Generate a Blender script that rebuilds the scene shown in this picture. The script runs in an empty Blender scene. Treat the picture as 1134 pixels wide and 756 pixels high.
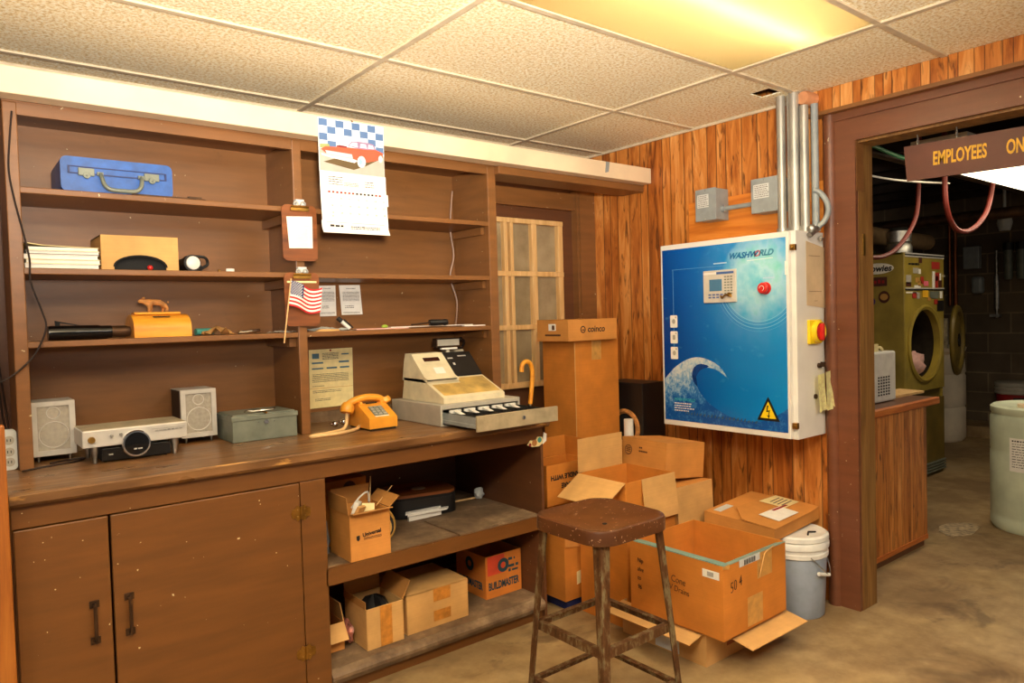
TUBE = 520
import bpy, bmesh, math, random
from mathutils import Vector, Matrix, Euler
random.seed(7)
S = bpy.context.scene
COL = S.collection
PI = math.pi
R = math.radians

# ------------------------------------------------------------ view
S.view_settings.view_transform = 'Standard'
S.view_settings.look = 'None'
S.view_settings.gamma = 1
S.view_settings.use_curve_mapping = False
S.view_settings.exposure = 0.0

# ------------------------------------------------------------ materials
def lin(c):
    return tuple(((v / 255) / 12.92 if v / 255 <= .04045 else ((v / 255 + .055) / 1.055) ** 2.4) for v in c) + (1,)

class NT:
    def __init__(s, name):
        s.m = bpy.data.materials.new(name); s.m.use_nodes = True
        s.t = s.m.node_tree; s.n = s.t.nodes; s.b = s.n['Principled BSDF']
    def new(s, kind, **kw):
        n = s.n.new(kind)
        for k, v in kw.items():
            if k in ('operation', 'blend_type', 'data_type', 'noise_dimensions', 'interpolation', 'wave_type', 'bands_direction', 'feature', 'offset', 'offset_frequency'):
                setattr(n, k, v)
            else:
                n.inputs[k.replace('_', ' ')].default_value = v
        return n
    def link(s, a, b): s.t.links.new(a, b)
    def math(s, op, a, b=None, c=None):
        n = s.n.new('ShaderNodeMath'); n.operation = op
        for i, v in enumerate((a, b, c)):
            if v is None: continue
            if isinstance(v, (int, float)): n.inputs[i].default_value = v
            else: s.link(v, n.inputs[i])
        return n.outputs[0]
    def ramp(s, fac, stops, interp='LINEAR'):
        n = s.n.new('ShaderNodeValToRGB'); n.color_ramp.interpolation = interp
        e = n.color_ramp.elements
        while len(e) < len(stops): e.new(.5)
        for i, (p, c) in enumerate(stops):
            e[i].position = p
            e[i].color = lin(c) if isinstance(c, tuple) else (c, c, c, 1)
        s.link(fac, n.inputs[0]); return n.outputs[0]
    def coord(s, scale=(1, 1, 1), kind='Object', rot=(0, 0, 0)):
        tc = s.n.new('ShaderNodeTexCoord'); mp = s.n.new('ShaderNodeMapping')
        mp.inputs['Scale'].default_value = scale; mp.inputs['Rotation'].default_value = rot
        s.link(tc.outputs[kind], mp.inputs[0]); return mp.outputs[0]
    def noise(s, vec, scale=5, detail=3, rough=.55, dist=0):
        n = s.n.new('ShaderNodeTexNoise'); s.link(vec, n.inputs['Vector'])
        n.inputs['Scale'].default_value = scale; n.inputs['Detail'].default_value = detail
        n.inputs['Roughness'].default_value = rough; n.inputs['Distortion'].default_value = dist
        return n.outputs['Fac']
    def mix(s, fac, a, b, blend='MIX'):
        n = s.n.new('ShaderNodeMix'); n.data_type = 'RGBA'; n.blend_type = blend
        for i, v in ((0, fac), (6, a), (7, b)):
            if isinstance(v, (int, float)): n.inputs[i].default_value = v
            elif isinstance(v, tuple): n.inputs[i].default_value = lin(v)
            else: s.link(v, n.inputs[i])
        return n.outputs[2]
    def bump(s, h, strength=.3, dist=.01):
        n = s.n.new('ShaderNodeBump'); n.inputs['Strength'].default_value = strength; n.inputs['Distance'].default_value = dist
        s.link(h, n.inputs['Height']); s.link(n.outputs[0], s.b.inputs['Normal'])
    def out(s, col, rough=.6, metal=0, spec=None):
        if isinstance(col, tuple): s.b.inputs['Base Color'].default_value = lin(col)
        else: s.link(col, s.b.inputs['Base Color'])
        if isinstance(rough, (int, float)): s.b.inputs['Roughness'].default_value = rough
        else: s.link(rough, s.b.inputs['Roughness'])
        s.b.inputs['Metallic'].default_value = metal
        if spec is not None: s.b.inputs['Specular IOR Level'].default_value = spec
        return s.m

def plain(name, c, rough=.55, metal=0, var=.06, scale=14, bump=0, spec=None, stretch=(1, 1, 1)):
    """a colour with gentle wear: noise between a slightly darker and lighter tone"""
    t = NT(name)
    v = t.coord(stretch)
    f = t.noise(v, scale, 4)
    lo = tuple(max(0, int(x * (1 - var * 1.6))) for x in c); hi = tuple(min(255, int(x * (1 + var))) for x in c)
    col = t.ramp(f, [(.3, lo), (.7, hi)])
    if bump: t.bump(t.noise(v, scale * 6, 3), bump, .004)
    return t.out(col, rough, metal, spec)

def painted(name, c, rough=.42, chips=(205, 190, 150), chipcut=.75):
    """old gloss paint on boards: faint brush streaks, scuffs and small chips"""
    t = NT(name)
    v = t.coord(); vs = t.coord((1.2, 1.2, 9))
    col = t.ramp(t.noise(vs, 3, 4), [(.3, tuple(int(x * .92) for x in c)), (.7, tuple(min(255, int(x * 1.05)) for x in c))])
    scuff = t.ramp(t.noise(v, 7, 6, .7), [(.62, 0.0), (.75, .35)])
    col = t.mix(scuff, col, tuple(int(x * .6) for x in c))
    chip = t.ramp(t.noise(v, 55, 2, .5), [(chipcut, 0.0), (chipcut + .015, 1.0)])
    col = t.mix(chip, col, chips)
    t.bump(t.noise(v, 25, 4), .12, .004)
    return t.out(col, rough)

def wood(name, dark, mid, light, axis=2, scale=1.0, rough=.5):
    st = [14 * scale] * 3; st[axis] = 1.1 * scale
    t = NT(name); v = t.coord(tuple(st))
    f = t.noise(v, 2.2, 6, .6, .6)
    return t.out(t.ramp(f, [(.28, dark), (.5, mid), (.72, light)]), rough)

def panelling(name, axis='Y', period=.81):
    """random-width vertical plank panelling with knotty grain; axis = the horizontal direction along the wall"""
    t = NT(name)
    tc = t.n.new('ShaderNodeTexCoord'); sp = t.n.new('ShaderNodeSeparateXYZ'); t.link(tc.outputs['Object'], sp.inputs[0])
    a = sp.outputs[axis]; z = sp.outputs['Z']
    q = t.math('DIVIDE', a, period); fl = t.math('FLOOR', q); fr = t.math('FRACT', q)
    edges = [0, .075, .2, .275, .395, .47, .61, .685, .80, .925]
    vals = [.15, .75, .4, .95, .55, .1, .8, .3, .65, .45]
    seed = t.ramp(fr, list(zip(edges, vals)), 'CONSTANT')
    sd = t.math('ADD', t.math('MULTIPLY', seed, 37.0), t.math('MULTIPLY', fl, 11.3))
    cb = t.n.new('ShaderNodeCombineXYZ')
    t.link(t.math('MULTIPLY', a, 10.0), cb.inputs[0]); t.link(t.math('MULTIPLY', z, 1.25), cb.inputs[1]); t.link(sd, cb.inputs[2])
    g = t.noise(cb.outputs[0], 1.6, 7, .62, 1.1)
    tone = t.math('MULTIPLY', t.math('SUBTRACT', seed, .5), .20)
    gt = t.math('ADD', g, tone)
    col = t.ramp(gt, [(.24, (116, 58, 18)), (.40, (172, 96, 34)), (.56, (204, 128, 56)), (.74, (228, 166, 96))])
    cb2 = t.n.new('ShaderNodeCombineXYZ')
    t.link(t.math('MULTIPLY', a, 30.0), cb2.inputs[0]); t.link(t.math('MULTIPLY', z, 5.0), cb2.inputs[1]); t.link(sd, cb2.inputs[2])
    k = t.ramp(t.noise(cb2.outputs[0], 1.3, 3, .5, .8), [(.585, 0.0), (.70, .8)])
    col = t.mix(k, col, (66, 26, 10))
    lines = []
    for e in edges:
        lines += [(e, 0.0), (min(e + .007, 1), 1.0)]
    gr = None
    for e in edges:
        d = t.math('ABSOLUTE', t.math('SUBTRACT', fr, e + .004))
        m = t.math('LESS_THAN', d, .0042)
        gr = m if gr is None else t.math('MAXIMUM', gr, m)
    col = t.mix(t.math('MULTIPLY', gr, .62), col, (48, 20, 8))
    t.bump(t.math('SUBTRACT', 1.0, gr), .5, .004)
    return t.out(col, .38)

def cardboard(name, c, dark=.86):
    t = NT(name); v = t.coord(); vs = t.coord((1, 1, 60))
    f = t.noise(v, 6, 4); g = t.noise(vs, 4, 2)
    col = t.ramp(f, [(.3, tuple(int(x * dark) for x in c)), (.7, c)])
    col = t.mix(t.ramp(g, [(.4, 0.0), (.7, .18)]), col, tuple(int(x * .8) for x in c))
    t.bump(f, .08, .01)
    return t.out(col, .72, 0, .25)

def metal(name, c, rough=.35, var=.15, scale=20):
    return plain(name, c, rough, 1.0, var, scale)

def emit(name, c, st):
    t = NT(name); t.b.inputs['Base Color'].default_value = lin(c)
    t.b.inputs['Emission Color'].default_value = lin(c); t.b.inputs['Emission Strength'].default_value = st
    return t.m

BROWN = (128, 83, 42)
M = {}
M['brown'] = painted('brown_paint', BROWN)
M['brown_dark'] = painted('brown_paint_old', (100, 60, 34), .5)
M['brown_trim'] = painted('brown_trim_paint', (112, 66, 42), .4)
M['brown_door'] = painted('brown_door_paint', (108, 66, 26), .45, (205, 190, 150), .755)
M['panel'] = panelling('knotty_panelling', 'Y')
M['panel_fine'] = panelling('knotty_panelling_narrow', 'Y', .5)
M['cream'] = plain('cream_paint', (232, 208, 172), .45, 0, .04, 3)
M['white'] = plain('white_enamel', (232, 228, 220), .35, 0, .03, 4)
M['white_plastic'] = plain('white_plastic', (228, 226, 218), .4, 0, .04)
M['paper'] = plain('paper', (240, 236, 226), .7, 0, .02, 30)
M['ivory'] = plain('ivory_paper', (238, 220, 160), .7, 0, .03, 30)
M['black'] = plain('black_plastic', (22, 20, 20), .45, 0, .1)
M['black_gloss'] = plain('black_gloss', (14, 13, 14), .15, 0, .1)
M['black_matt'] = plain('black_matt', (16, 14, 13), .8, 0, .1)
M['ink'] = plain('black_ink', (34, 24, 18), .7, 0, .05)
M['ink_soft'] = plain('faded_ink', (104, 94, 88), .8, 0, .05)
M['ink_card'] = plain('brown_ink', (84, 48, 20), .8, 0, .05)
M['card'] = cardboard('cardboard', (216, 146, 72))
M['card_orange'] = cardboard('orange_cardboard', (216, 134, 52))
M['card_pale'] = cardboard('pale_cardboard', (220, 170, 104))
M['card_in'] = cardboard('cardboard_inside', (196, 136, 70))
M['tape'] = plain('brown_tape', (203, 150, 78), .3, 0, .06, 30)
M['tape_dark'] = plain('old_brown_tape', (196, 128, 50), .35, 0, .1, 30)
M['steel'] = metal('galvanised_steel', (178, 176, 170), .42)
M['chrome'] = metal('chrome', (225, 225, 225), .12, .03)
M['brass'] = metal('worn_brass', (170, 130, 62), .4)
M['iron'] = plain('dark_iron', (72, 50, 34), .45, .6, .2)
M['grey_box'] = plain('grey_steel_paint', (146, 152, 152), .4, 0, .05)
M['grey_label'] = plain('label_grey', (206, 208, 204), .6, 0, .03)
M['beige'] = plain('beige_plastic', (226, 214, 180), .45, 0, .04)
M['beige_old'] = plain('yellowed_plastic', (204, 170, 98), .5, 0, .16, 9)
M['greige'] = plain('grey_beige_steel', (176, 170, 156), .45, 0, .04)
M['yellow'] = plain('yellow_plastic', (250, 214, 30), .4, 0, .04)
M['red'] = plain('red_plastic', (205, 40, 34), .35, 0, .05)
M['darkred'] = plain('dark_red', (150, 24, 22), .4, 0, .05)
M['blue_case'] = plain('blue_moulded_plastic', (40, 92, 170), .42, 0, .08, 30)
M['blue_dark'] = plain('dark_blue', (28, 40, 96), .5, 0, .1)
M['phone'] = plain('ochre_phone_plastic', (236, 160, 52), .28, 0, .04)
M['cord'] = plain('tan_cord', (222, 184, 128), .5, 0, .05)
M['wire_dark'] = plain('dark_cable', (40, 24, 18), .6, 0, .1)
M['olive'] = plain('olive_enamel', (150, 130, 52), .35, 0, .10, 5)
M['olive_dark'] = plain('olive_enamel_dark', (104, 86, 32), .4, 0, .10, 5)
M['pink'] = plain('pink_cloth', (226, 178, 168), .85, 0, .08)
M['teal'] = plain('teal_plastic', (70, 150, 140), .5, 0, .06)
M['mint'] = plain('mint_plastic', (206, 214, 186), .4, 0, .07, 4)
M['barrel'] = plain('white_barrel_plastic', (225, 212, 190), .45, 0, .05, 4)
M['pail_grey'] = plain('pail_grey_plastic', (158, 170, 186), .38, 0, .04)
M['glove'] = plain('yellow_cloth', (255, 240, 182), .85, 0, .06, 60, .3)
M['orange_wood'] = wood('varnished_orange_wood', (112, 58, 14), (150, 84, 22), (176, 108, 38), 2)
M['honey_wood'] = wood('honey_wood', (214, 126, 22), (236, 156, 40), (246, 178, 66), 0, .7, .35)
M['light_wood'] = wood('bare_pine', (196, 148, 88), (218, 176, 116), (232, 194, 138), 2)
M['clip_wood'] = wood('worn_hardboard', (84, 42, 14), (124, 66, 22), (154, 88, 36), 0, .5)
M['bear'] = plain('carved_bear', (190, 128, 66), .7, 0, .15, 40, .4)
M['ply'] = wood('orange_plywood', (188, 96, 26), (220, 132, 46), (238, 164, 80), 1, .55, .45)
M['slat'] = wood('brown_slat_panel', (104, 58, 26), (142, 86, 42), (170, 112, 62), 2)
M['edge_wood'] = wood('varnished_edge', (150, 74, 24), (190, 104, 38), (212, 132, 62), 0)
M['jamb_wood'] = wood('bare_jamb', (96, 62, 26), (132, 92, 44), (156, 116, 62), 2)
M['glass'] = None
def special_mats():
    # glass panes: dusty, greyish
    t = NT('dusty_glass')
    f = t.noise(t.coord(), 6, 4)
    M['glass'] = t.out(t.ramp(f, [(.3, (132, 114, 84)), (.7, (168, 150, 116))]), .18)
    # ceiling tile
    t = NT('ceiling_tile'); v = t.coord((1, 1, 1))
    f = t.noise(v, 78, 4, .65); f2 = t.noise(v, 1.3, 3)
    col = t.ramp(f, [(.36, (210, 184, 130)), (.48, (244, 226, 180)), (.56, (255, 250, 228))])
    col = t.mix(t.ramp(f2, [(.35, 0.0), (.7, .25)]), col, (226, 204, 158))
    t.bump(f, .45, .012); M['tile'] = t.out(col, .75)
    M['tee'] = plain('ceiling_tee', (206, 190, 160), .4, 0, .05)
    # concrete floor
    t = NT('concrete_floor'); v = t.coord()
    a = t.noise(v, 1.1, 6, .6); b = t.noise(v, 9, 5, .65); c = t.noise(v, 2.3, 4, .7, .8)
    col = t.ramp(b, [(.3, (138, 112, 74)), (.7, (174, 148, 104))])
    col = t.mix(t.ramp(a, [(.42, 0.0), (.62, .75)]), col, (106, 80, 50))
    col = t.mix(t.ramp(c, [(.57, 0.0), (.68, .6)]), col, (80, 58, 36))
    t.bump(b, .15, .01)
    M['floor'] = t.out(col, t.ramp(a, [(.4, .38), (.6, .7)]))
    # counter top : worn varnish with tan streaks along x
    t = NT('worn_worktop'); v = t.coord((1.1, 9, 4)); w = t.coord((1.6, 60, 5))
    col = t.ramp(t.noise(v, 3, 5), [(.3, (88, 58, 32)), (.7, (140, 100, 62))])
    s = t.ramp(t.noise(w, 2.6, 5, .65), [(.565, 0.0), (.65, .85)])
    col = t.mix(s, col, (204, 152, 82))
    M['worktop'] = t.out(col, t.ramp(t.noise(t.coord((1, 3, 1)), 5, 3), [(.3, .26), (.7, .4)]))
    # dusty shelf
    t = NT('dusty_board'); v = t.coord()
    col = t.ramp(t.noise(v, 6, 6, .7), [(.32, (78, 58, 40)), (.55, (122, 98, 72)), (.72, (160, 136, 104))])
    M['dusty'] = t.out(col, .7)
    # rusty brown seat
    t = NT('worn_stool_paint'); v = t.coord()
    col = t.ramp(t.noise(v, 9, 5, .6), [(.3, (64, 35, 18)), (.7, (90, 53, 28))])
    chip = t.ramp(t.noise(v, 85, 2, .5), [(.675, 0.0), (.70, .9)])
    col = t.mix(chip, col, (184, 150, 120))
    t.bump(t.noise(v, 30, 3), .06, .004)
    M['seat'] = t.out(col, .3, .0)
    t = NT('chipped_stool_legs'); v = t.coord((1, 1, .35))
    col = t.ramp(t.noise(v, 40, 5, .7), [(.3, (58, 34, 18)), (.5, (96, 62, 34)), (.62, (128, 116, 84)), (.75, (82, 52, 28))])
    M['stool_leg'] = t.out(col, .45, .3)
    # block wall
    t = NT('painted_block'); tc = t.n.new('ShaderNodeTexCoord'); sp = t.n.new('ShaderNodeSeparateXYZ'); t.link(tc.outputs['Object'], sp.inputs[0])
    cb = t.n.new('ShaderNodeCombineXYZ'); t.link(t.math('ADD', sp.outputs['Y'], sp.outputs['X']), cb.inputs[0]); t.link(sp.outputs['Z'], cb.inputs[1])
    br = t.n.new('ShaderNodeTexBrick'); t.link(cb.outputs[0], br.inputs['Vector'])
    br.inputs['Color1'].default_value = lin((92, 78, 60)); br.inputs['Color2'].default_value = lin((112, 94, 70)); br.inputs['Mortar'].default_value = lin((140, 120, 92))
    br.inputs['Scale'].default_value = 1; br.inputs['Brick Width'].default_value = .45; br.inputs['Row Height'].default_value = .225; br.inputs['Mortar Size'].default_value = .008
    M['block'] = t.out(t.mix(t.ramp(t.noise(t.coord(), 3, 5), [(.4, 0.0), (.7, .6)]), br.outputs['Color'], (62, 48, 34)), .75)
    M['soot'] = plain('dark_joists', (44, 32, 24), .85, 0, .25, 6)
    # galvanised conduit
    t = NT('old_conduit'); v = t.coord((1, 1, .3))
    M['conduit'] = t.out(t.ramp(t.noise(v, 12, 4), [(.3, (150, 150, 146)), (.7, (206, 200, 186))]), .38, .55)
    # stars-and-stripes canton etc use plain
    M['flag_blue'] = plain('flag_blue', (40, 48, 98), .8, 0, .05)
    M['flag_red'] = plain('flag_red', (196, 34, 40), .8, 0, .05)
    # control panel artwork: printed gradient, globe and wave done on the panel's own (s,t)
    t = NT('printed_wave_artwork')
    tc = t.n.new('ShaderNodeTexCoord'); sp = t.n.new('ShaderNodeSeparateXYZ'); t.link(tc.outputs['UV'], sp.inputs[0])
    s_, t_ = sp.outputs['X'], sp.outputs['Y']          # s 0..1 left to right, t 0..1 bottom to top
    base = t.ramp(t.math('ADD', t.math('MULTIPLY', s_, .8), t.math('MULTIPLY', t_, .12)), [(0, (10, 42, 120)), (.25, (10, 84, 168)), (.55, (8, 118, 196)), (1, (10, 140, 214))])
    dx = t.math('SUBTRACT', s_, .80); dy = t.math('MULTIPLY', t.math('SUBTRACT', t_, .80), 1.2)
    rr = t.math('SQRT', t.math('ADD', t.math('MULTIPLY', dx, dx), t.math('MULTIPLY', dy, dy)))
    globe = t.ramp(rr, [(0, .95), (.16, .72), (.27, .34), (.29, .10), (.5, 0.0)])
    gcol = t.ramp(t.noise(t.coord((6, 6, 6), 'UV'), 1, 4), [(.35, (110, 206, 226)), (.55, (190, 236, 240)), (.7, (150, 232, 206))])
    col = t.mix(globe, base, gcol)
    ring = t.math('LESS_THAN', t.math('ABSOLUTE', t.math('SUBTRACT', t.math('FRACT', t.math('MULTIPLY', rr, 46)), .5)), .10)
    zone = t.ramp(rr, [(.26, 0.0), (.265, .5), (.33, .5), (.335, 0.0)], 'CONSTANT')
    low = t.math('LESS_THAN', t_, .76)
    col = t.mix(t.math('MULTIPLY', t.math('MULTIPLY', ring, zone), low), col, (150, 214, 236))
    # lighter brushed patches in the middle of the print
    patch = t.ramp(t.noise(t.coord((7, 13, 1), 'UV'), 1, 3), [(.62, 0.0), (.72, .22)])
    M['art'] = t.out(t.mix(patch, col, (90, 180, 226)), .22)
    t = NT('printed_wave_foam'); v = t.coord((1, 1, 1), 'UV')
    f = t.noise(v, 26, 8, .75, .4); sp = t.n.new('ShaderNodeSeparateXYZ'); t.link(v, sp.inputs[0])
    up = t.ramp(t.math('ADD', t.math('MULTIPLY', sp.outputs['Y'], 2.2), t.math('MULTIPLY', sp.outputs['X'], -.45)), [(.05, .0), (.62, .36)])
    foam = t.math('ADD', f, t.math('SUBTRACT', up, .16))
    M['foam'] = t.out(t.ramp(foam, [(.34, (18, 78, 156)), (.48, (56, 122, 190)), (.60, (140, 176, 208)), (.74, (206, 214, 214))]), .25)
    M['wave_dark'] = plain('printed_wave_shadow', (16, 58, 126), .25, 0, .2, 20)
special_mats()
M['greige_light'] = plain('terminal_grey', (206, 198, 184), .45, 0, .03)
M['sheet_tan'] = plain('discoloured_paper', (206, 182, 146), .7, 0, .06, 6)
M['pipe_tan'] = plain('tan_pipe', (216, 150, 104), .6, 0, .06)
M['sign_brown'] = plain('sign_brown', (98, 52, 38), .45, 0, .06, 6)
M['sign_yellow'] = plain('sign_yellow', (232, 176, 40), .5, 0, .08, 40)
M['darkcard'] = plain('reddish_print', (150, 80, 40), .7)
M['tealband'] = plain('teal_band', (120, 158, 148), .5)
M['drum'] = plain('dark_drum_steel', (52, 44, 34), .5, .4, .15)
M['greencloth'] = plain('dark_green_cloth', (40, 70, 50), .9)
M['residue'] = plain('pale_residue', (150, 130, 100), .8, 0, .25, 30)
M['slat_panel'] = panelling('dark_slat_panelling', 'X', .5)
M['certblue'] = plain('certificate_blue', (70, 108, 128), .6)
M['blue_grey'] = plain('grey_blue_cloth', (110, 116, 124), .9, 0, .15, 20)
M['strap_yellow'] = plain('strap_yellow', (196, 150, 70), .6)
M['orange_box'] = cardboard('printed_orange_card', (222, 132, 52))
M['redprint'] = plain('red_print', (206, 70, 40), .6)
M['tealprint'] = plain('dark_teal_print', (34, 66, 76), .6)
M['wrap_red'] = plain('red_wrapping', (170, 104, 88), .4, 0, .3, 30)
M['champ'] = plain('dull_champagne_metal', (186, 172, 140), .38, .35, .08)
M['cashgrey'] = plain('cash_box_grey', (118, 124, 112), .4, .1, .08)
M['darkwin'] = plain('smoked_window', (58, 26, 20), .2)
M['champagne'] = plain('dusty_champagne', (178, 166, 140), .5, .1, .1)
M['dark_cover'] = plain('dark_cover', (60, 40, 30), .5)

# ------------------------------------------------------------ mesh helpers (world or local coordinates)
def BM(): return bmesh.new()

def faces_mat(bm, fs, mi):
    for f in fs: f.material_index = mi

def box(bm, x0, x1, y0, y1, z0, z1, mi=0, bev=0, M4=None):
    x0, x1 = min(x0, x1), max(x0, x1); y0, y1 = min(y0, y1), max(y0, y1); z0, z1 = min(z0, z1), max(z0, z1)
    vs = [bm.verts.new(p) for p in ((x0,y0,z0),(x1,y0,z0),(x1,y1,z0),(x0,y1,z0),(x0,y0,z1),(x1,y0,z1),(x1,y1,z1),(x0,y1,z1))]
    fs = [bm.faces.new([vs[i] for i in q]) for q in ((3,2,1,0),(4,5,6,7),(0,1,5,4),(1,2,6,5),(2,3,7,6),(3,0,4,7))]
    faces_mat(bm, fs, mi)
    if bev:
        es = list({e for f in fs for e in f.edges})
        r = bmesh.ops.bevel(bm, geom=es, offset=bev, segments=2, affect='EDGES', profile=.6)
        fs = [f for f in r['faces']]; vs = None
        faces_mat(bm, fs, mi)
    if M4 is not None and vs: bmesh.ops.transform(bm, matrix=M4, verts=vs)
    return vs

def poly(bm, pts, mi=0):
    f = bm.faces.new([bm.verts.new(p) for p in pts]); f.material_index = mi; return f

def plate(bm, pts, thick, mi=0):
    """a flat plate from 3-D outline points, thickened behind its face"""
    pts = [Vector(p) for p in pts]
    n = Vector((0, 0, 0))
    for i in range(len(pts)):
        a, b = pts[i], pts[(i + 1) % len(pts)]
        n += Vector(((a.y - b.y) * (a.z + b.z), (a.z - b.z) * (a.x + b.x), (a.x - b.x) * (a.y + b.y)))
    n.normalize()
    A = [bm.verts.new(p) for p in pts]; B = [bm.verts.new(p - n * thick) for p in pts]
    fs = [bm.faces.new(A), bm.faces.new(B[::-1])]
    k = len(pts)
    for i in range(k): fs.append(bm.faces.new((A[i], B[i], B[(i + 1) % k], A[(i + 1) % k])))
    faces_mat(bm, fs, mi)

def prism(bm, prof, d0, d1, axis='x', mi=0):
    """extrude a 2-D profile: axis x -> profile is (y,z); y -> (x,z); z -> (x,y)"""
    def P(a, b, d): return {'x': (d, a, b), 'y': (a, d, b), 'z': (a, b, d)}[axis]
    A = [bm.verts.new(P(a, b, d0)) for a, b in prof]; B = [bm.verts.new(P(a, b, d1)) for a, b in prof]
    k = len(prof)
    fs = [bm.faces.new(A), bm.faces.new(B[::-1])]
    for i in range(k): fs.append(bm.faces.new((A[i], B[i], B[(i + 1) % k], A[(i + 1) % k])))
    faces_mat(bm, fs, mi)

def basis(d):
    d = Vector(d).normalized()
    u = d.cross(Vector((0, 0, 1)) if abs(d.z) < .9 else Vector((1, 0, 0))).normalized()
    return d, u, d.cross(u)

def tube(bm, pts, r, seg=8, mi=0, r2=None, closed=False):
    pts = [Vector(p) for p in pts]; n = len(pts); rings = []
    pu = None
    for i, p in enumerate(pts):
        if closed: d = pts[(i + 1) % n] - pts[i - 1]
        else: d = pts[min(i + 1, n - 1)] - pts[max(i - 1, 0)]
        d.normalize()
        if pu is None: _, u, w = basis(d)
        else:
            u = (pu - d * pu.dot(d)).normalized(); w = d.cross(u)
        pu = u
        rad = r if r2 is None else r + (r2 - r) * i / max(1, n - 1)
        rings.append([bm.verts.new(p + rad * (math.cos(2*PI*k/seg) * u + math.sin(2*PI*k/seg) * w)) for k in range(seg)])
    fs = []
    for i in range(n if closed else n - 1):
        a, b = rings[i], rings[(i + 1) % n]
        for k in range(seg): fs.append(bm.faces.new((a[k], a[(k+1) % seg], b[(k+1) % seg], b[k])))
    if not closed: fs.append(bm.faces.new(rings[0][::-1])); fs.append(bm.faces.new(rings[-1]))
    faces_mat(bm, fs, mi)

def smooth_path(pts, n=6):
    pts = [Vector(p) for p in pts]; out = []
    for i in range(len(pts) - 1):
        p0, p1, p2, p3 = pts[max(i-1, 0)], pts[i], pts[i+1], pts[min(i+2, len(pts)-1)]
        for k in range(n):
            t = k / n
            out.append(.5 * ((2*p1) + (p2-p0)*t + (2*p0-5*p1+4*p2-p3)*t*t + (3*p1-p0-3*p2+p3)*t*t*t))
    return out + [pts[-1]]

def lathe(bm, c, prof, seg=32, mi=0, axis=(0, 0, 1), arc=2*PI):
    """prof: (radius, height) pairs along axis from point c"""
    d, u, w = basis(axis); c = Vector(c); rings = []
    for r, h in prof:
        if r < 1e-5: rings.append([bm.verts.new(c + d * h)])
        else: rings.append([bm.verts.new(c + d * h + r * (math.cos(2*PI*k/seg) * u + math.sin(2*PI*k/seg) * w)) for k in range(seg)])
    fs = []
    for a, b in zip(rings, rings[1:]):
        for k in range(seg):
            k2 = (k + 1) % seg
            if len(a) == 1 and len(b) == 1: continue
            if len(a) == 1: fs.append(bm.faces.new((a[0], b[k2], b[k])))
            elif len(b) == 1: fs.append(bm.faces.new((a[k], a[k2], b[0])))
            else: fs.append(bm.faces.new((a[k], a[k2], b[k2], b[k])))
    faces_mat(bm, fs, mi)

def cyl(bm, c, r, h, seg=24, mi=0, axis=(0, 0, 1)):
    lathe(bm, c, [(0, 0), (r, 0), (r, h), (0, h)], seg, mi, axis)

def sphere(bm, c, r, seg=16, mi=0, sc=(1, 1, 1)):
    g = bmesh.ops.create_uvsphere(bm, u_segments=seg, v_segments=seg // 2, radius=1)
    bmesh.ops.transform(bm, matrix=Matrix.Translation(c) @ Matrix.Diagonal((r*sc[0], r*sc[1], r*sc[2], 1)), verts=g['verts'])
    faces_mat(bm, {f for v in g['verts'] for f in v.link_faces}, mi)

def rrect(w, h, r, n=5, cx=0, cy=0):
    pts = []
    for (sx, sy, a0) in ((1, 1, 0), (-1, 1, 90), (-1, -1, 180), (1, -1, 270)):
        for k in range(n + 1):
            a = R(a0 + 90 * k / n)
            pts.append((cx + sx * (w/2 - r) + r * math.cos(a), cy + sy * (h/2 - r) + r * math.sin(a)))
    return pts

# ------------------------------------------------------------ objects
def root_of(o):
    while o.parent: o = o.parent
    return o

def mesh_obj(name, bm, mats, smooth=False, bev=0):
    bmesh.ops.recalc_face_normals(bm, faces=bm.faces)
    me = bpy.data.meshes.new(name); bm.to_mesh(me); bm.free()
    for m in (mats if isinstance(mats, (list, tuple)) else [mats]): me.materials.append(m)
    o = bpy.data.objects.new(name, me); COL.objects.link(o)
    if smooth:
        for p in me.polygons: p.use_smooth = True
        ok = o.modifiers.new('edges', 'EDGE_SPLIT'); ok.split_angle = R(38)
    if bev:
        b = o.modifiers.new('bevel', 'BEVEL'); b.width = bev; b.segments = 2; b.limit_method = 'ANGLE'; b.angle_limit = R(40)
    return o

def tag(o, label, cat, group=None, kind=None):
    o['label'] = label; o['category'] = cat
    if group: o['group'] = group
    if kind: o['kind'] = kind
    return o

def thing(name, label, cat, loc=(0, 0, 0), rot=(0, 0, 0), group=None):
    o = bpy.data.objects.new(name, None); COL.objects.link(o); o.empty_display_size = .05
    o.location = loc; o.rotation_euler = rot
    return tag(o, label, cat, group)

def part(name, bm, mats, parent, smooth=False, bev=0, label=None, local=False):
    """bm in world coordinates (local=True: already in the thing's own coordinates)"""
    if not local:
        rt = root_of(parent)
        mw = Matrix.LocRotScale(rt.location, rt.rotation_euler, None)
        bmesh.ops.transform(bm, matrix=mw.inverted(), verts=bm.verts)
    o = mesh_obj(name, bm, mats, smooth, bev); o.parent = parent
    if label: o['label'] = label
    return o

def solo(name, bm, mats, label, cat, group=None, smooth=False, bev=0, kind=None):
    xs = [v.co.x for v in bm.verts]; ys = [v.co.y for v in bm.verts]; zs = [v.co.z for v in bm.verts]
    c = Vector(((min(xs)+max(xs))/2, (min(ys)+max(ys))/2, min(zs)))
    bmesh.ops.translate(bm, vec=-c, verts=bm.verts)
    o = mesh_obj(name, bm, mats, smooth, bev); o.location = c
    return tag(o, label, cat, group, kind)

def struct(name, bm, mats, smooth=False, bev=0, parent=None):
    o = mesh_obj(name, bm, mats, smooth, bev)
    if parent: o.parent = parent
    else: o['kind'] = 'structure'
    return o

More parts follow.
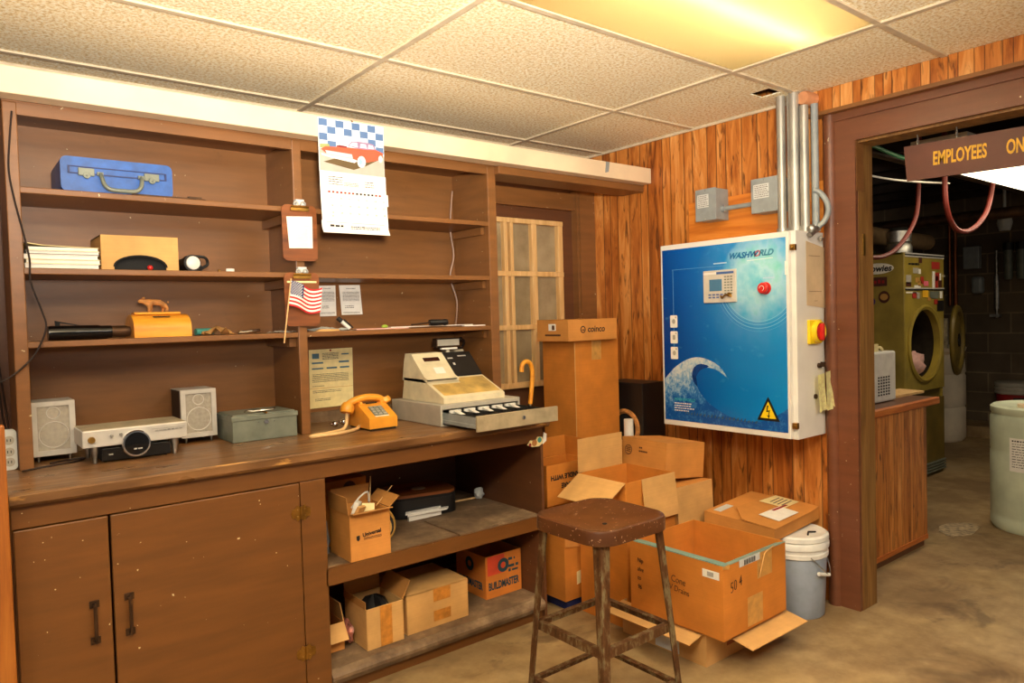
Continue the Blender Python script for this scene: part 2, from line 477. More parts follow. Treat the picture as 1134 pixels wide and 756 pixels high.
def copy_tree(o, parent=None):
    c = o.copy(); COL.objects.link(c); c.parent = parent
    for ch in [x for x in bpy.data.objects if x.parent == o]: copy_tree(ch, c)
    return c

def text_bm(s, size, org, xd, up, off=.0006, shear=0, bold=0, align='LEFT', sx=1, bm=None, mi=0, thick=.0008):
    cu = bpy.data.curves.new('t', 'FONT'); cu.body = s; cu.size = size; cu.shear = shear; cu.offset = bold; cu.align_x = align; cu.extrude = thick / 2
    cu.resolution_u = 3
    o = bpy.data.objects.new('t', cu); COL.objects.link(o)
    bpy.context.view_layer.update()
    me = bpy.data.meshes.new_from_object(o.evaluated_get(bpy.context.evaluated_depsgraph_get()))
    bpy.data.objects.remove(o); bpy.data.curves.remove(cu)
    xd = Vector(xd).normalized(); up = Vector(up).normalized(); n = xd.cross(up)
    m = Matrix((( xd.x*sx, up.x, n.x, 0), (xd.y*sx, up.y, n.y, 0), (xd.z*sx, up.z, n.z, 0), (0, 0, 0, 1)))
    m.translation = Vector(org) + n * off
    me.transform(m)
    if bm is None: bm = BM()
    k = len(bm.faces)
    bm.from_mesh(me); bpy.data.meshes.remove(me)
    bm.faces.ensure_lookup_table()
    for f in bm.faces[k:]: f.material_index = mi
    return bm

def text_lines(lines, parent, mat, name='lettering', local=False, **kw):
    bm = BM()
    for (s, size, org) in lines: text_bm(s, size, org, bm=bm, **kw)
    return part(name, bm, mat, parent, local=local)

# ------------------------------------------------------------ camera
f_px, yaw, pitch, roll = 799.81, R(38.5178), R(1.8775), R(1.60997)
F = Vector((math.sin(yaw)*math.cos(pitch), math.cos(yaw)*math.cos(pitch), -math.sin(pitch)))
r0 = Vector((math.cos(yaw), -math.sin(yaw), 0)); d0 = F.cross(r0)
Rr = math.cos(roll)*r0 + math.sin(roll)*d0; Dd = -math.sin(roll)*r0 + math.cos(roll)*d0
cam = bpy.data.objects.new('camera', bpy.data.cameras.new('camera')); COL.objects.link(cam)
mm = Matrix((Rr, -Dd, -F)).transposed().to_4x4(); mm.translation = (0, 0, 1.45)
cam.matrix_world = mm
cam.data.sensor_width = 36; cam.data.lens = f_px / 1134 * 36; cam.data.clip_start = .05
S.camera = cam
# ============================================================ the setting
WX = 3.42                                     # panelled wall
b = BM(); box(b, -2.2, 9.6, -2.2, 6.0, -.1, 0); struct('floor', b, M['floor'])

# ceiling: a grid of tiles, one cell left open for the light panel, one tile with a broken corner
gx = [-2.52, -1.2, .12, 1.44, 2.77, WX]; gy = [-2.1, -1.42, -.75, -.08, .60, 1.25, 1.88, 2.585, 3.30, 3.45]
b = BM()
for i in range(len(gx) - 1):
    for j in range(len(gy) - 1):
        if (i, j) in ((3, 5), (1, 4), (3, 2)): continue
        x0, x1, y0, y1 = gx[i], gx[i+1], gy[j], gy[j+1]
        if (i, j) == (4, 6):
            for q in ((x0, x1, y0, 1.925), (x0, 3.13, 1.925, 2.03), (3.235, x1, 1.925, 2.03), (x0, x1, 2.03, y1)):
                box(b, q[0], q[1], q[2], q[3], 2.5, 2.506)
            continue
        box(b, x0, x1, y0, y1, 2.5, 2.52)
struct('ceiling', b, M['tile'])
b = BM()
for x in gx[1:-1]: box(b, x - .012, x + .012, gy[0], gy[-1], 2.492, 2.502)
for y in gy[1:-1]: box(b, gx[0], gx[-1], y - .012, y + .012, 2.4925, 2.5015)
box(b, gx[0], gx[-1] , 3.44, 3.45, 2.485, 2.5); box(b, WX - .012, WX, 1.9, 3.45, 2.485, 2.4995)
struct('trim_1', b, M['tee'])
b = BM(); box(b, -2.6, 9.6, -2.2, 6.0, 2.85, 2.9); struct('ceiling_upper', b, M['soot'])

# panelled right wall with the doorway opening y .30 .. 1.65
b = BM()
box(b, WX, WX + .12, 1.65, 3.6, 0, 2.85); box(b, WX, WX + .12, -2.2, .30, 0, 2.85); box(b, WX, WX + .12, .30, 1.65, 2.236, 2.85)
struct('wall_right', b, M['panel'])
# back wall behind the shelves
b = BM(); box(b, -2.2, WX, 3.45, 3.6, 0, 2.85); struct('wall_back', b, M['brown_dark'])
# the corner: brown boarding beside the old window
b = BM(); box(b, 3.285, WX, 3.385, 3.45, 0, 2.30); box(b, 3.27, 3.286, 3.40, 3.45, 0, 2.30)
struct('trim_2', b, M['brown'])
b = BM(); box(b, 2.32, 3.27, 3.425, 3.45, 2.15, 2.24); box(b, 2.32, 3.27, 3.41, 3.45, 2.13, 2.15)
struct('trim_3', b, M['brown'])

# old small-paned window of bare wood in the back wall
w0 = struct('window_1', (lambda b: (box(b, 2.50, 3.12, 3.437, 3.449, 1.03, 2.03), b)[1])(BM()), M['glass'])
b = BM()
for x0, x1 in ((2.46, 2.50), (2.672, 2.70), (2.72, 2.745), (2.89, 2.93), (3.108, 3.148)): box(b, x0, x1, 3.405, 3.45, 1.03, 2.045)
for z0, z1 in ((2.022, 2.052), (1.70, 1.732), (1.375, 1.405), (1.02, 1.055)): box(b, 2.46, 3.149, 3.402, 3.449, z0, z1)
struct('window_frame', b, M['light_wood'], bev=.004, parent=w0)

# the cream beam above the shelves and the soffit board under it
b = BM(); box(b, -2.2, WX, 2.90, 2.985, 2.237, 2.328); bmx = struct('trim_4', b, M['cream'], bev=.004)
b = BM(); plate(b, [(3.03, 2.8985, 2.326), (3.022, 2.8985, 2.262), (3.05, 2.8985, 2.27), (3.06, 2.8985, 2.326)], .0008); struct('tape_patch', b, M['grey_box'], parent=bmx)
b = BM(); box(b, 2.30, WX, 2.96, 3.14, 2.195, 2.236); struct('trim_5', b, M['brown'], bev=.004)
# low trim board at the far left, in front of the counter end
b = BM(); box(b, .085, .138, 2.46, 2.50, 0, 1.19); box(b, .03, .085, 2.45, 2.47, 0, 1.10); struct('trim_6', b, M['orange_wood'], bev=.006)

# soffit with a strip of panelling over the doorway
b = BM()
box(b, 3.36, WX - .001, -2.2, 1.845, 2.392, 2.498, 0)
box(b, 3.345, WX - .001, -2.2, 1.85, 2.376, 2.394, 1)
struct('trim_7', b, [M['panel_fine'], M['brown']])

# door casing (brown, rounded outer moulding) and bare wooden jamb
d1 = struct('door_1', (lambda b: (
    box(b, 3.395, 3.42, 1.65, 1.76, 0, 2.376), tube(b, [(3.405, 1.775, 0), (3.405, 1.775, 2.376)], .032, 12),
    box(b, 3.395, 3.42, .20, 1.65, 2.236, 2.376), box(b, 3.385, 3.42, .20, 1.76, 2.34, 2.376), box(b, 3.395, 3.42, .19, .30, 0, 2.236), b)[-1])(BM()), M['brown_trim'], smooth=True)
b = BM()
box(b, 3.42, 3.56, 1.648, 1.66, 0, 2.235); box(b, 3.42, 3.56, .29, .302, 0, 2.235); box(b, 3.42, 3.56, .30, 1.65, 2.225, 2.237)
box(b, 3.40, 3.47, 1.6465, 1.6485, 2.0, 2.235, 1)
jamb = struct('door_jamb', b, [M['jamb_wood'], M['brown']], parent=d1)
b = BM(); box(b, 3.455, 3.475, 1.643, 1.648, 1.70, 1.80); struct('strike_plate', b, M['brass'], parent=jamb)

# the room beyond the doorway
b = BM(); box(b, 9.33, 9.5, -2.2, 6.0, 0, 2.85); struct('wall_far', b, M['block'])
b = BM(); box(b, WX + .12, 9.33, 5.0, 5.2, 0, 2.85); struct('wall_beyond', b, M['block'])
b = BM()
for i in range(9): x = 3.9 + i * .62; box(b, x, x + .05, -2.2, 5.0, 2.62, 2.85)
struct('ceiling_joists', b, M['soot'])
b = BM(); box(b, 8.86, 9.33, 2.0, 4.6, 0, .12); struct('trim_8', b, M['floor'])

# broken tile corner: a dark edge is simply the hole left above
# ------------------------------------------------------------ lights in the ceilings
def troffer(x0, x1, y0, y1, tubes, st, name_label, col=(255, 240, 205)):
    t = thing('ceiling_light', name_label, 'light', ((x0+x1)/2, (y0+y1)/2, 2.5))
    b = BM()
    box(b, x0, x1, y0, y1, 2.63, 2.64); box(b, x0, x1, y0, y0+.01, 2.5, 2.63); box(b, x0, x1, y1-.01, y1, 2.5, 2.63)
    box(b, x0, x0+.01, y0, y1, 2.5, 2.63); box(b, x1-.01, x1, y0, y1, 2.5, 2.63)
    part('housing', b, M['soot'], t)
    for ty in tubes:
        b = BM(); tube(b, [(x0+.06, ty, 2.556), (x1-.06, ty, 2.556)], .016, 10)
        part('fluorescent_tube', b, emit('tube_glow', col, st), t, smooth=True)
    b = BM(); box(b, x0+.012, x1-.012, y0+.012, y1-.012, 2.499, 2.503)
    part('diffuser', b, M['diffuser'], t)
    return t
tt = NT('yellowed_diffuser')
tr = tt.n.new('ShaderNodeBsdfTranslucent'); tr.inputs[0].default_value = lin((255, 243, 208))
df = tt.n.new('ShaderNodeBsdfDiffuse'); df.inputs[0].default_value = lin((176, 150, 92))
ms = tt.n.new('ShaderNodeMixShader'); ms.inputs[0].default_value = .45
tt.link(tr.outputs[0], ms.inputs[1]); tt.link(df.outputs[0], ms.inputs[2])
tt.link(ms.outputs[0], tt.n['Material Output'].inputs[0])
M['diffuser'] = tt.m
troffer(1.44, 2.77, 1.25, 1.88, (1.50,), TUBE, 'recessed fluorescent ceiling light with a yellowed diffuser, in front of the panelled wall')

def area(name, loc, target, sx, sy, power, col):
    l = bpy.data.lights.new(name, 'AREA'); l.shape = 'RECTANGLE'; l.size = sx; l.size_y = sy; l.energy = power; l.color = col
    o = bpy.data.objects.new(name, l); COL.objects.link(o); o.location = loc
    d = Vector(target) - Vector(loc); o.rotation_euler = d.to_track_quat('-Z', 'Y').to_euler()
    return o
# ============================================================ built-in shelves, counter
YF, YB = 3.0, 3.335                     # front and back of the shelves
CT = .97                                # counter top height
sh = thing('shelf_unit', 'brown painted built-in shelf unit with two open bays standing on the counter', 'shelf', (.205, YB, CT))
b = BM(); box(b, .21, 2.30, YB, YB + .012, CT, 2.24); part('back_panel', b, M['brown'], sh)
for k, (x0, x1) in enumerate(((.205, .247), (1.217, 1.257), (2.255, 2.308))):
    b = BM(); box(b, x0, x1, YF, YF + .03, CT, 2.236); part('post', b, M['brown'], sh, bev=.003)
for x0, x1 in ((.21, .224), (1.227, 1.246), (2.262, 2.30)):
    b = BM(); box(b, x0, x1, YF + .03, YB, CT, 2.236); part('side_panel', b, M['brown'], sh)
for x0, x1 in ((.247, 1.217), (1.257, 2.255)):
    for z in (1.95, 1.67, 1.413):
        b = BM(); box(b, x0 - .012, x1 + .012, YF + .004, YB, z - .022, z)
        part('shelf_board', b, M['brown'], sh, bev=.003)
        b = BM()
        box(b, x1 - .022 if x1 < 2 else x1 - .014, x1 + (.008 if x1 < 2 else .005), YF + .05, YB - .01, z - .062, z - .024)
        part('cleat', b, M['brown'], sh)
for x0, x1 in ((.247, 1.217), (1.257, 2.255)):
    b = BM(); box(b, x0, x1, YF + .004, YF + .026, 2.195, 2.236); part('top_rail', b, M['brown'], sh)
b = BM(); box(b, .205, 2.308, YF, YB, 2.236, 2.25); part('top_board', b, M['brown'], sh)
b = BM(); box(b, .26, 2.25, YB - .02, YB, CT, CT + .05); part('upstand', b, M['dusty'], sh)
# loose wiring stapled up the inner corner of the right bay
b = BM(); tube(b, smooth_path([(2.235, 3.3, 1.42), (2.24, 3.29, 1.55), (2.215, 3.31, 1.68), (2.235, 3.3, 1.8), (2.225, 3.31, 1.95), (2.238, 3.3, 2.15)]), .007, 6)
solo('bell_wire', b, M['brown'], 'brown painted cable running up the inside corner of the right shelf bay', 'cable', smooth=True)

# worktop
b = BM()
prism(b, [(2.575, .935), (2.57, .94), (2.57, .964), (2.576, CT), (3.45, CT), (3.45, .93), (2.58, .93)], .146, 2.262, 'x', 0)
wt = solo('worktop', b, M['worktop'], 'long worn brown wooden worktop lying on the base cabinet', 'worktop')

# base cabinet
cb = thing('base_cabinet', 'brown painted base cabinet with two doors and an open shelved bay under the worktop', 'cabinet', (.15, 3.33, 0))
Y0 = 2.60
b = BM(); box(b, .15, 2.24, Y0, Y0 + .022, .860, .93); part('apron', b, M['brown_door'], cb, bev=.002)
def door(x0, x1, hx, side):
    b = BM(); box(b, x0, x1, Y0 - .004, Y0 + .018, .085, .856); d = part('door', b, M['brown_door'], cb, bev=.003)
    b = BM()
    tube(b, [(hx, Y0 - .024, .47), (hx, Y0 - .024, .585)], .0055, 8)
    for z in (.47, .585):
        box(b, hx - .014, hx + .014, Y0 - .008, Y0 - .0045, z - .011, z + .011); tube(b, [(hx, Y0 - .006, z), (hx, Y0 - .026, z)], .006, 8)
    part('handle', b, M['iron'], d, smooth=True, label='dark iron pull handle')
    return d
dl = door(.153, .402, .353, -1)
dr = door(.409, 1.034, .452, 1)
for z in (.745, .215):
    b = BM()
    for s in (-1, 1):
        prof = [(0, -.022), (.012, -.03), (.02, -.018), (.032, -.016), (.036, 0), (.032, .016), (.02, .018), (.012, .03), (0, .022)]
        plate(b, [(1.036 + s * (.002 + px_), Y0 - .0062, z + pz) for px_, pz in (prof if s > 0 else prof[::-1])], .003)
        for pz in (-.012, .012): sphere(b, (1.036 + s * .014, Y0 - .007, z + pz), .003, 8)
    tube(b, [(1.036, Y0 - .007, z - .024), (1.036, Y0 - .007, z + .024)], .004, 8)
    part('hinge', b, M['brass'], dr, label='worn brass butterfly hinge')
b = BM(); box(b, 1.038, 1.137, Y0, Y0 + .022, .03, .858); part('stile', b, M['brown_door'], cb, bev=.002)
b = BM(); box(b, 1.11, 1.13, Y0 + .022, 3.33, .03, .93); part('divider', b, M['brown_dark'], cb)
b = BM(); box(b, .15, .17, Y0 + .022, 3.33, .03, .93); part('end_panel', b, M['brown_dark'], cb)
b = BM(); box(b, 2.226, 2.24, Y0, 3.33, .0, .86); part('end_panel', b, M['brown_dark'], cb)
b = BM(); box(b, .15, 2.24, 3.33, 3.345, .0, .93); part('back_panel', b, M['brown_dark'], cb)
b = BM(); box(b, 1.13, 2.226, Y0 + .02, 3.33, .485, .505, 0); box(b, 1.13, 2.226, Y0, Y0 + .022, .44, .504, 1)
part('shelf_board', b, [M['dusty'], M['brown_door']], cb, label='dusty middle shelf')
b = BM(); box(b, .17, 2.226, Y0 + .02, 3.33, .075, .105, 0); prism(b, [(Y0 - .006, .06), (Y0 - .012, .072), (Y0 - .012, .084), (Y0 - .004, .092), (Y0 + .02, .104), (Y0 + .02, .05), (Y0 - .0, .05)], 1.137, 2.222, 'x', 0)
part('shelf_board', b, M['dusty'], cb, label='dusty bottom shelf with a moulded edge')
b = BM(); box(b, .15, 2.24, 2.622, 2.64, 0, .075); part('kick_board', b, M['brown_door'], cb)
b = BM(); box(b, 1.75, 2.2, 2.602, 2.9, .5052, .512); 
prism(b, [(1.93, 2.612), (2.19, 2.604), (2.2, 2.72), (2.05, 2.68)], .512, .518, 'z')
solo('plywood_scrap', b, M['dusty'], 'loose dusty sheet of plywood lying at the right end of the middle shelf', 'board')

# ============================================================ things on the top shelf
def stand(bm, *a): return bm
cs = thing('tool_case', 'blue moulded plastic tool case lying on the top shelf', 'case', (.56, 3.16, 1.95))
b = BM()
prism(b, rrect(.375, .128, .022, 4, .56, 2.016), 3.045, 3.30, 'y', 0)
part('shell', b, M['blue_case'], cs, smooth=True, bev=.006)
b = BM(); box(b, .395, .725, 3.040, 3.046, 2.018, 2.022); box(b, .395, .401, 3.038, 3.046, 2.02, 2.045); box(b, .719, .725, 3.038, 3.046, 2.02, 2.045)
box(b, .395, .725, 3.040, 3.046, 2.043, 2.046); part('seam_rib', b, M['blue_dark'], cs)
b = BM()
pts = smooth_path([(.497, 3.035, 2.022), (.499, 3.012, 2.005), (.505, 3.002, 1.978), (.525, 2.998, 1.962), (.565, 2.997, 1.960), (.605, 2.998, 1.962), (.625, 3.002, 1.978), (.632, 3.012, 2.005), (.634, 3.035, 2.022)], 4)
tube(b, pts, .0075, 8); box(b, .487, .507, 3.028, 3.046, 2.015, 2.028); box(b, .624, .644, 3.028, 3.046, 2.015, 2.028)
part('handle', b, M['cashgrey'], cs, smooth=True, label='grey brown carrying handle')
for x in (.453, .672):
    b = BM(); box(b, x - .026, x + .026, 3.034, 3.046, 2.012, 2.04); cyl(b, (x, 3.036, 2.013), .012, .008, 14, 0, (0, -1, 0)); sphere(b, (x, 3.030, 2.011), .005, 8)
    part('latch', b, M['cashgrey'], cs, bev=.002, label='grey metal latch')
b = BM(); prism(b, [(.60, 3.022), (.80, 3.026), (.862, 3.032), (.868, 3.040), (.862, 3.046), (.80, 3.044), (.60, 3.037)], 1.951, 1.958, 'z'); prism(b, [(.80, 3.026), (.85, 3.028), (.85, 3.044), (.80, 3.044)], 1.957, 1.964, 'z')
solo('flat_file', b, M['iron'], 'thin dark flat tool lying on the top shelf beside the blue case', 'tool')

# ============================================================ second shelf
z = 1.6705
bk = [(.018, .252, .478, 'paper'), (.016, .256, .482, 'ivory'), (.017, .25, .476, 'paper'), (.013, .258, .480, 'grey_label'), (.015, .262, .478, 'ivory')]
names = ['cream bound notebook with a dark spine, bottom of the pile on the second shelf', 'ivory notebook second from the bottom of the pile on the second shelf',
         'white notebook in the middle of the pile on the second shelf', 'thin pale grey notebook second from the top of the pile on the second shelf',
         'ivory pad with a curling cover, top of the pile on the second shelf']
for k, (h, x0, x1, m) in enumerate(bk):
    bt = thing('notebook', names[k], 'book', ((x0+x1)/2, 3.15, z), group='notebooks piled on the second shelf')
    b = BM(); box(b, x0, x1, 3.035, 3.27, z + .002, z + h - .002); part('pages', b, M['paper'], bt)
    b = BM(); box(b, x0 - .003, x1 + .003, 3.03, 3.272, z, z + .002); part('back_cover', b, M['dark_cover'] if k in (0, 3) else M[m], bt)
    b = BM()
    if k == 4: prism(b, [(x0 - .008, z + h + .010), (x0 + .04, z + h + .003), (x0 + .12, z + h), (x1 + .003, z + h - .002), (x1 + .003, z + h - .0005), (x0 + .12, z + h + .002), (x0 + .04, z + h + .005), (x0 - .008, z + h + .013)], 3.03, 3.272, 'y')
    else: box(b, x0 - .003, x1 + .003, 3.03, 3.272, z + h - .002, z + h - .0002)
    part('front_cover', b, M[m], bt)
    z += h
# brown card tray with an arched cut-out
dx = thing('display_box', 'brown card display box with an arched opening on the second shelf', 'box', (.62, 3.15, 1.67))
b = BM(); arch = [(.62 + .09 * math.cos(a), 1.682 + .042 * math.sin(a)) for a in [PI * k / 14 for k in range(15)]]
prism(b, [(.488, 1.671), (.53, 1.671)] + arch[::-1] + [(.71, 1.671), (.755, 1.671), (.755, 1.80), (.488, 1.80)], 3.035, 3.04, 'y', 0)
box(b, .488, .493, 3.04, 3.25, 1.671, 1.80); box(b, .75, .755, 3.04, 3.25, 1.671, 1.80); box(b, .488, .755, 3.04, 3.25, 1.795, 1.80); box(b, .493, .75, 3.245, 3.25, 1.671, 1.795)
part('carton', b, M['card_pale'], dx)
b = BM()
tube(b, [(a[0], 3.033, a[1]) for a in arch], .0045, 6)
part('opening_edge', b, M['black_matt'], dx, label='black rim of the arched opening')
b = BM(); sphere(b, (.655, 3.05, 1.682), .011, 12, 0, (1, 1, .9)); solo('orange_lid', b, M['red'], 'small orange red cap inside the arched card box', 'cap', smooth=True)
b = BM(); prism(b, [(.62 + .112*math.cos(a), 1.671 + .095*math.sin(a)) for a in [PI*k/16 for k in range(17)]], 3.06, 3.20, 'y'); solo('arch_shade_filler', b, M['black_matt'], 'dark rounded filler for the shade inside the arched card box', 'bundle', smooth=True)  # black shape added to stand for the shade behind the arch
# flashlight with white lens
fl = thing('hand_lamp', 'black hand lamp with white lens lying right of the arched card box', 'flashlight', (.81, 3.1, 1.67))
b = BM(); lathe(b, (.785, 3.25, 1.704), [(0, 0), (.022, 0), (.024, .12), (.032, .17), (.033, .205), (0, .205)], 24, 0, (.12, -1, 0)); box(b, .79, .86, 3.10, 3.13, 1.672, 1.70); tube(b, smooth_path([(.84, 3.08, 1.68), (.872, 3.07, 1.70), (.87, 3.09, 1.73), (.83, 3.1, 1.735)]), .006, 8)
part('body', b, M['black'], fl, smooth=True)
b = BM(); lathe(b, (.811, 3.045, 1.704), [(.027, 0), (.026, .006), (.014, .012), (0, .014)], 24, 0, (.12, -1, 0)); part('lens', b, M['white_plastic'], fl, smooth=True, label='round white lens')
b = BM(); lathe(b, (.945, 3.06, 1.678), [(0, 0), (.008, 0), (.008, .02), (.006, .03), (0, .03)], 12, 0, (.8, -.5, 0)); solo('white_plug', b, M['white_plastic'], 'tiny white plug lying alone on the second shelf', 'plug', smooth=True)
b = BM(); sphere(b, (.915, 3.06, 1.676), .006, 10); solo('brass_nut', b, M['brass'], 'tiny dark nut on the second shelf beside the white plug', 'nut', smooth=True)

# ============================================================ third shelf, left bay
ZS = 1.4135
ft = thing('long_flashlight', 'long black flashlight with a grey end lying on the left of the third shelf', 'flashlight', (.45, 3.1, ZS))
b = BM(); lathe(b, (.315, 3.09, ZS + .027), [(0, 0), (.026, 0), (.027, .01), (.027, .16), (.024, .17), (.024, .205), (0, .205)], 24, 0, (1, .03, 0)); part('body', b, M['black_gloss'], ft, smooth=True)
b = BM(); lathe(b, (.519, 3.095, ZS + .027), [(.022, 0), (.022, .05), (.018, .065), (0, .065)], 24, 0, (1, .03, 0)); part('end_cap', b, M['iron'], ft, smooth=True, label='grey brown end section')
b = BM(); box(b, .34, .46, 3.17, 3.20, ZS, ZS + .045); box(b, .46, .52, 3.17, 3.20, ZS, ZS + .05); solo('black_block', b, M['black'], 'low black block behind the long black flashlight', 'block', bev=.004)
b = BM(); prism(b, [(.345, 1.480), (.43, 1.464), (.43, 1.4665), (.345, 1.486)], 3.14, 3.16, 'y'); prism(b, [(.345, 1.46), (.36, 1.46), (.36, 1.482), (.345, 1.482)], 3.141, 3.159, 'y'); 
solo('black_strap', b, M['black_matt'], 'flat black strip sticking up behind the long black flashlight', 'strip')
# honey coloured wooden money box with a slot
mb = thing('money_box', 'honey coloured wooden money box with a slotted round top on the third shelf', 'box', (.70, 3.15, ZS))
prof = [(3.06, ZS)] + [(3.06 + .085 - .085 * math.cos(a), ZS + .035 + .055 * math.sin(a)) for a in [PI * k / 12 for k in range(13)]] + [(3.23, ZS)]
b = BM(); prism(b, prof, .592, .80, 'x'); part('body', b, M['honey_wood'], mb, smooth=True, bev=.004)
b = BM(); box(b, .605, .775, 3.115, 3.175, ZS + .089, ZS + .099); part('lid_board', b, M['honey_wood'], mb, bev=.003)
b = BM(); box(b, .665, .725, 3.078, 3.088, ZS + .0785, ZS + .082); part('coin_slot', b, M['black_matt'], mb, label='dark coin slot')
# bear figurine
b = BM(); bz = ZS + .099; yb = 3.145
pts = {'rump': (.720, bz+.036, .0125), 'mid': (.695, bz+.037, .0115), 'shoulder': (.668, bz+.039, .0125), 'neck': (.650, bz+.040, .0105), 'head': (.640, bz+.043, .0095), 'snout': (.625, bz+.040, .0045)}
def skin_blob(chain, edges, rad):
    me = bpy.data.meshes.new('s'); me.from_pydata(chain, edges, []); o = bpy.data.objects.new('s', me); COL.objects.link(o)
    m = o.modifiers.new('skin', 'SKIN'); me.skin_vertices[0].data
    for i, r_ in enumerate(rad): me.skin_vertices[0].data[i].radius = (r_, r_)
    me.skin_vertices[0].data[0].use_root = True
    s = o.modifiers.new('sub', 'SUBSURF'); s.levels = 2
    bpy.context.view_layer.update()
    out = bpy.data.meshes.new_from_object(o.evaluated_get(bpy.context.evaluated_depsgraph_get()))
    bpy.data.objects.remove(o); bm = BM(); bm.from_mesh(out); bpy.data.meshes.remove(out)
    return bm
ch, ed, rd = [], [], []
for k in ('mid', 'shoulder', 'neck', 'head', 'snout', 'rump'):
    x, z_, r_ = pts[k]; ch.append((x, yb, z_)); rd.append(r_)
ed = [(0, 1), (1, 2), (2, 3), (3, 4), (0, 5)]
def limb(root, p):
    last = root
    for q, r_ in p:
        ch.append(q); rd.append(r_); ed.append((last, len(ch) - 1)); last = len(ch) - 1
for s, fx, hx in ((-1, .664, .726), (1, .674, .715)):
    limb(1, [((fx, yb + s*.009, bz+.022), .0075), ((fx - .001, yb + s*.010, bz+.008), .0055), ((fx - .006, yb + s*.010, bz+.004), .0042)])
    limb(5, [((hx + .002, yb + s*.009, bz+.022), .0085), ((hx + .005, yb + s*.010, bz+.010), .0058), ((hx - .003, yb + s*.010, bz+.004), .0045)])
b = skin_blob(ch, ed, rd)
for s in (-1, 1): sphere(b, (.646, yb + s*.007, bz+.053), .0042, 8)
sphere(b, (.736, yb, bz+.038), .004, 8)
for v in b.verts: v.co.z = bz + (v.co.z - bz)*1.12 + (.0 if v.co.z < bz + .006 else .0)
mn = min(v.co.z for v in b.verts); bmesh.ops.translate(b, vec=(0, 0, bz - mn), verts=b.verts)
solo('bear_figurine', b, M['bear'], 'small carved wooden bear standing on top of the honey coloured money box', 'figurine', smooth=True)
# odds and ends right of the money box
b = BM(); lathe(b, (.83, 3.12, ZS + .015), [(0, 0), (.014, 0), (.014, .07), (.008, .08), (0, .08)], 12, 0, (1, .2, 0)); solo('teal_tube', b, M['teal'], 'teal plastic tube lying right of the money box', 'tube', smooth=True)
def crumple(c, sx, sy, h, seed, n=7):
    rnd = random.Random(seed); b = BM(); g = [[None]*n for _ in range(n)]
    for i in range(n):
        for j in range(n): g[i][j] = b.verts.new((c[0] + sx*((i/(n-1)) - .5) + rnd.uniform(-.1, .1)*sx/n, c[1] + sy*((j/(n-1)) - .5), c[2] + .002 + h*rnd.random()*(1 - abs(i/(n-1)-.5))))
    fs = [b.faces.new((g[i][j], g[i+1][j], g[i+1][j+1], g[i][j+1])) for i in range(n-1) for j in range(n-1)]
    r_ = bmesh.ops.solidify(b, geom=fs, thickness=.0012)
    mn = min(v.co.z for v in b.verts); bmesh.ops.translate(b, vec=(0, 0, c[2] - mn + .0003), verts=b.verts)
    return b
solo('crumpled_wrapper', crumple((.905, 3.08, ZS), .12, .08, .04, 3), M['card_pale'], 'crumpled tan paper lying right of the teal tube on the third shelf', 'paper')
b = BM()
for k in range(4): tube(b, [(.98 + .01*k, 3.05 + .012*k, ZS + .006 + .006*(k % 2)), (1.075 - .012*k, 3.07 + .01*k, ZS + .008 + .006*((k+1) % 2))], .006 - .0008*k, 8)
solo('chrome_socket_bits', b, M['chrome'], 'small heap of chrome tool bits right of the crumpled tan paper', 'tool', smooth=True, kind='stuff')
solo('loose_receipts', crumple((1.17, 3.07, ZS), .10, .10, .012, 5), M['paper'], 'loose white slips lying at the middle post of the third shelf', 'paper')
# right bay of the third shelf
solo('grey_rag', crumple((1.37, 3.07, ZS), .19, .09, .022, 9), M['grey_label'], 'grey crumpled slips lying on the right bay shelf under the flag', 'paper')
b = BM(); prism(b, [(1.30, 1.4135), (1.42, 1.4135), (1.41, 1.4215), (1.33, 1.4235)], 3.02, 3.09, 'y'); solo('folded_paper', b, M['card_pale'], 'folded tan paper lying at the left end of the right bay shelf', 'paper')
lt = thing('marker_pen', 'fat white and black marker leaning on the third shelf below the two receipts', 'pen', (1.455, 3.05, ZS))
b = BM(); lathe(b, (1.476, 3.04, ZS + .010), [(0, 0), (.0095, 0), (.0095, .05), (0, .05)], 14, 0, (-.75, .1, .66)); part('barrel', b, M['white_plastic'], lt, smooth=True)
b = BM(); lathe(b, (1.4385, 3.045, ZS + .043), [(0, 0), (.0105, 0), (.0105, .022), (0, .022)], 14, 0, (-.75, .1, .66)); tube(b, [(1.487, 3.03, ZS + .012), (1.445, 3.033, ZS + .05)], .004, 6); part('cap', b, M['black'], lt, smooth=True, label='black cap')
b = BM(); prism(b, [(1.50, 3.02), (1.78, 3.03), (1.80, 3.09), (1.52, 3.10)], ZS + .0005, ZS + .005, 'z'); solo('pink_slip', b, M['pink'], 'pink paper slip lying flat on the right bay shelf', 'paper')
b = BM(); sphere(b, (1.655, 3.04, ZS + .013), .012, 10, 0, (1.4, 1, .7)); solo('green_tag', b, plain('lime_green', (158, 190, 60), .6), 'lime green scrap on top of the pink paper slip', 'scrap', smooth=True)
b = BM(); prism(b, [(1.70, 3.06), (2.20, 3.09), (2.24, 3.15), (1.72, 3.14)], ZS + .0055, ZS + .009, 'z'); solo('white_sheet', b, M['paper'], 'white sheets lying at the right end of the right bay shelf', 'paper')
pl = thing('black_screwdriver', 'black handled tool lying on the right bay shelf above the cash register', 'tool', (1.92, 3.04, ZS))
b = BM(); lathe(b, (1.90, 3.035, ZS + .0245), [(0, 0), (.014, 0), (.0155, .012), (.014, .075), (.017, .085), (.014, .1), (0, .1)], 16, 0, (1, -.05, 0)); part('handle', b, M['black'], pl, smooth=True)
b = BM(); tube(b, [(1.90, 3.035, ZS + .0245), (1.80, 3.04, ZS + .0165)], .004, 8); part('shaft', b, M['iron'], pl, smooth=True)
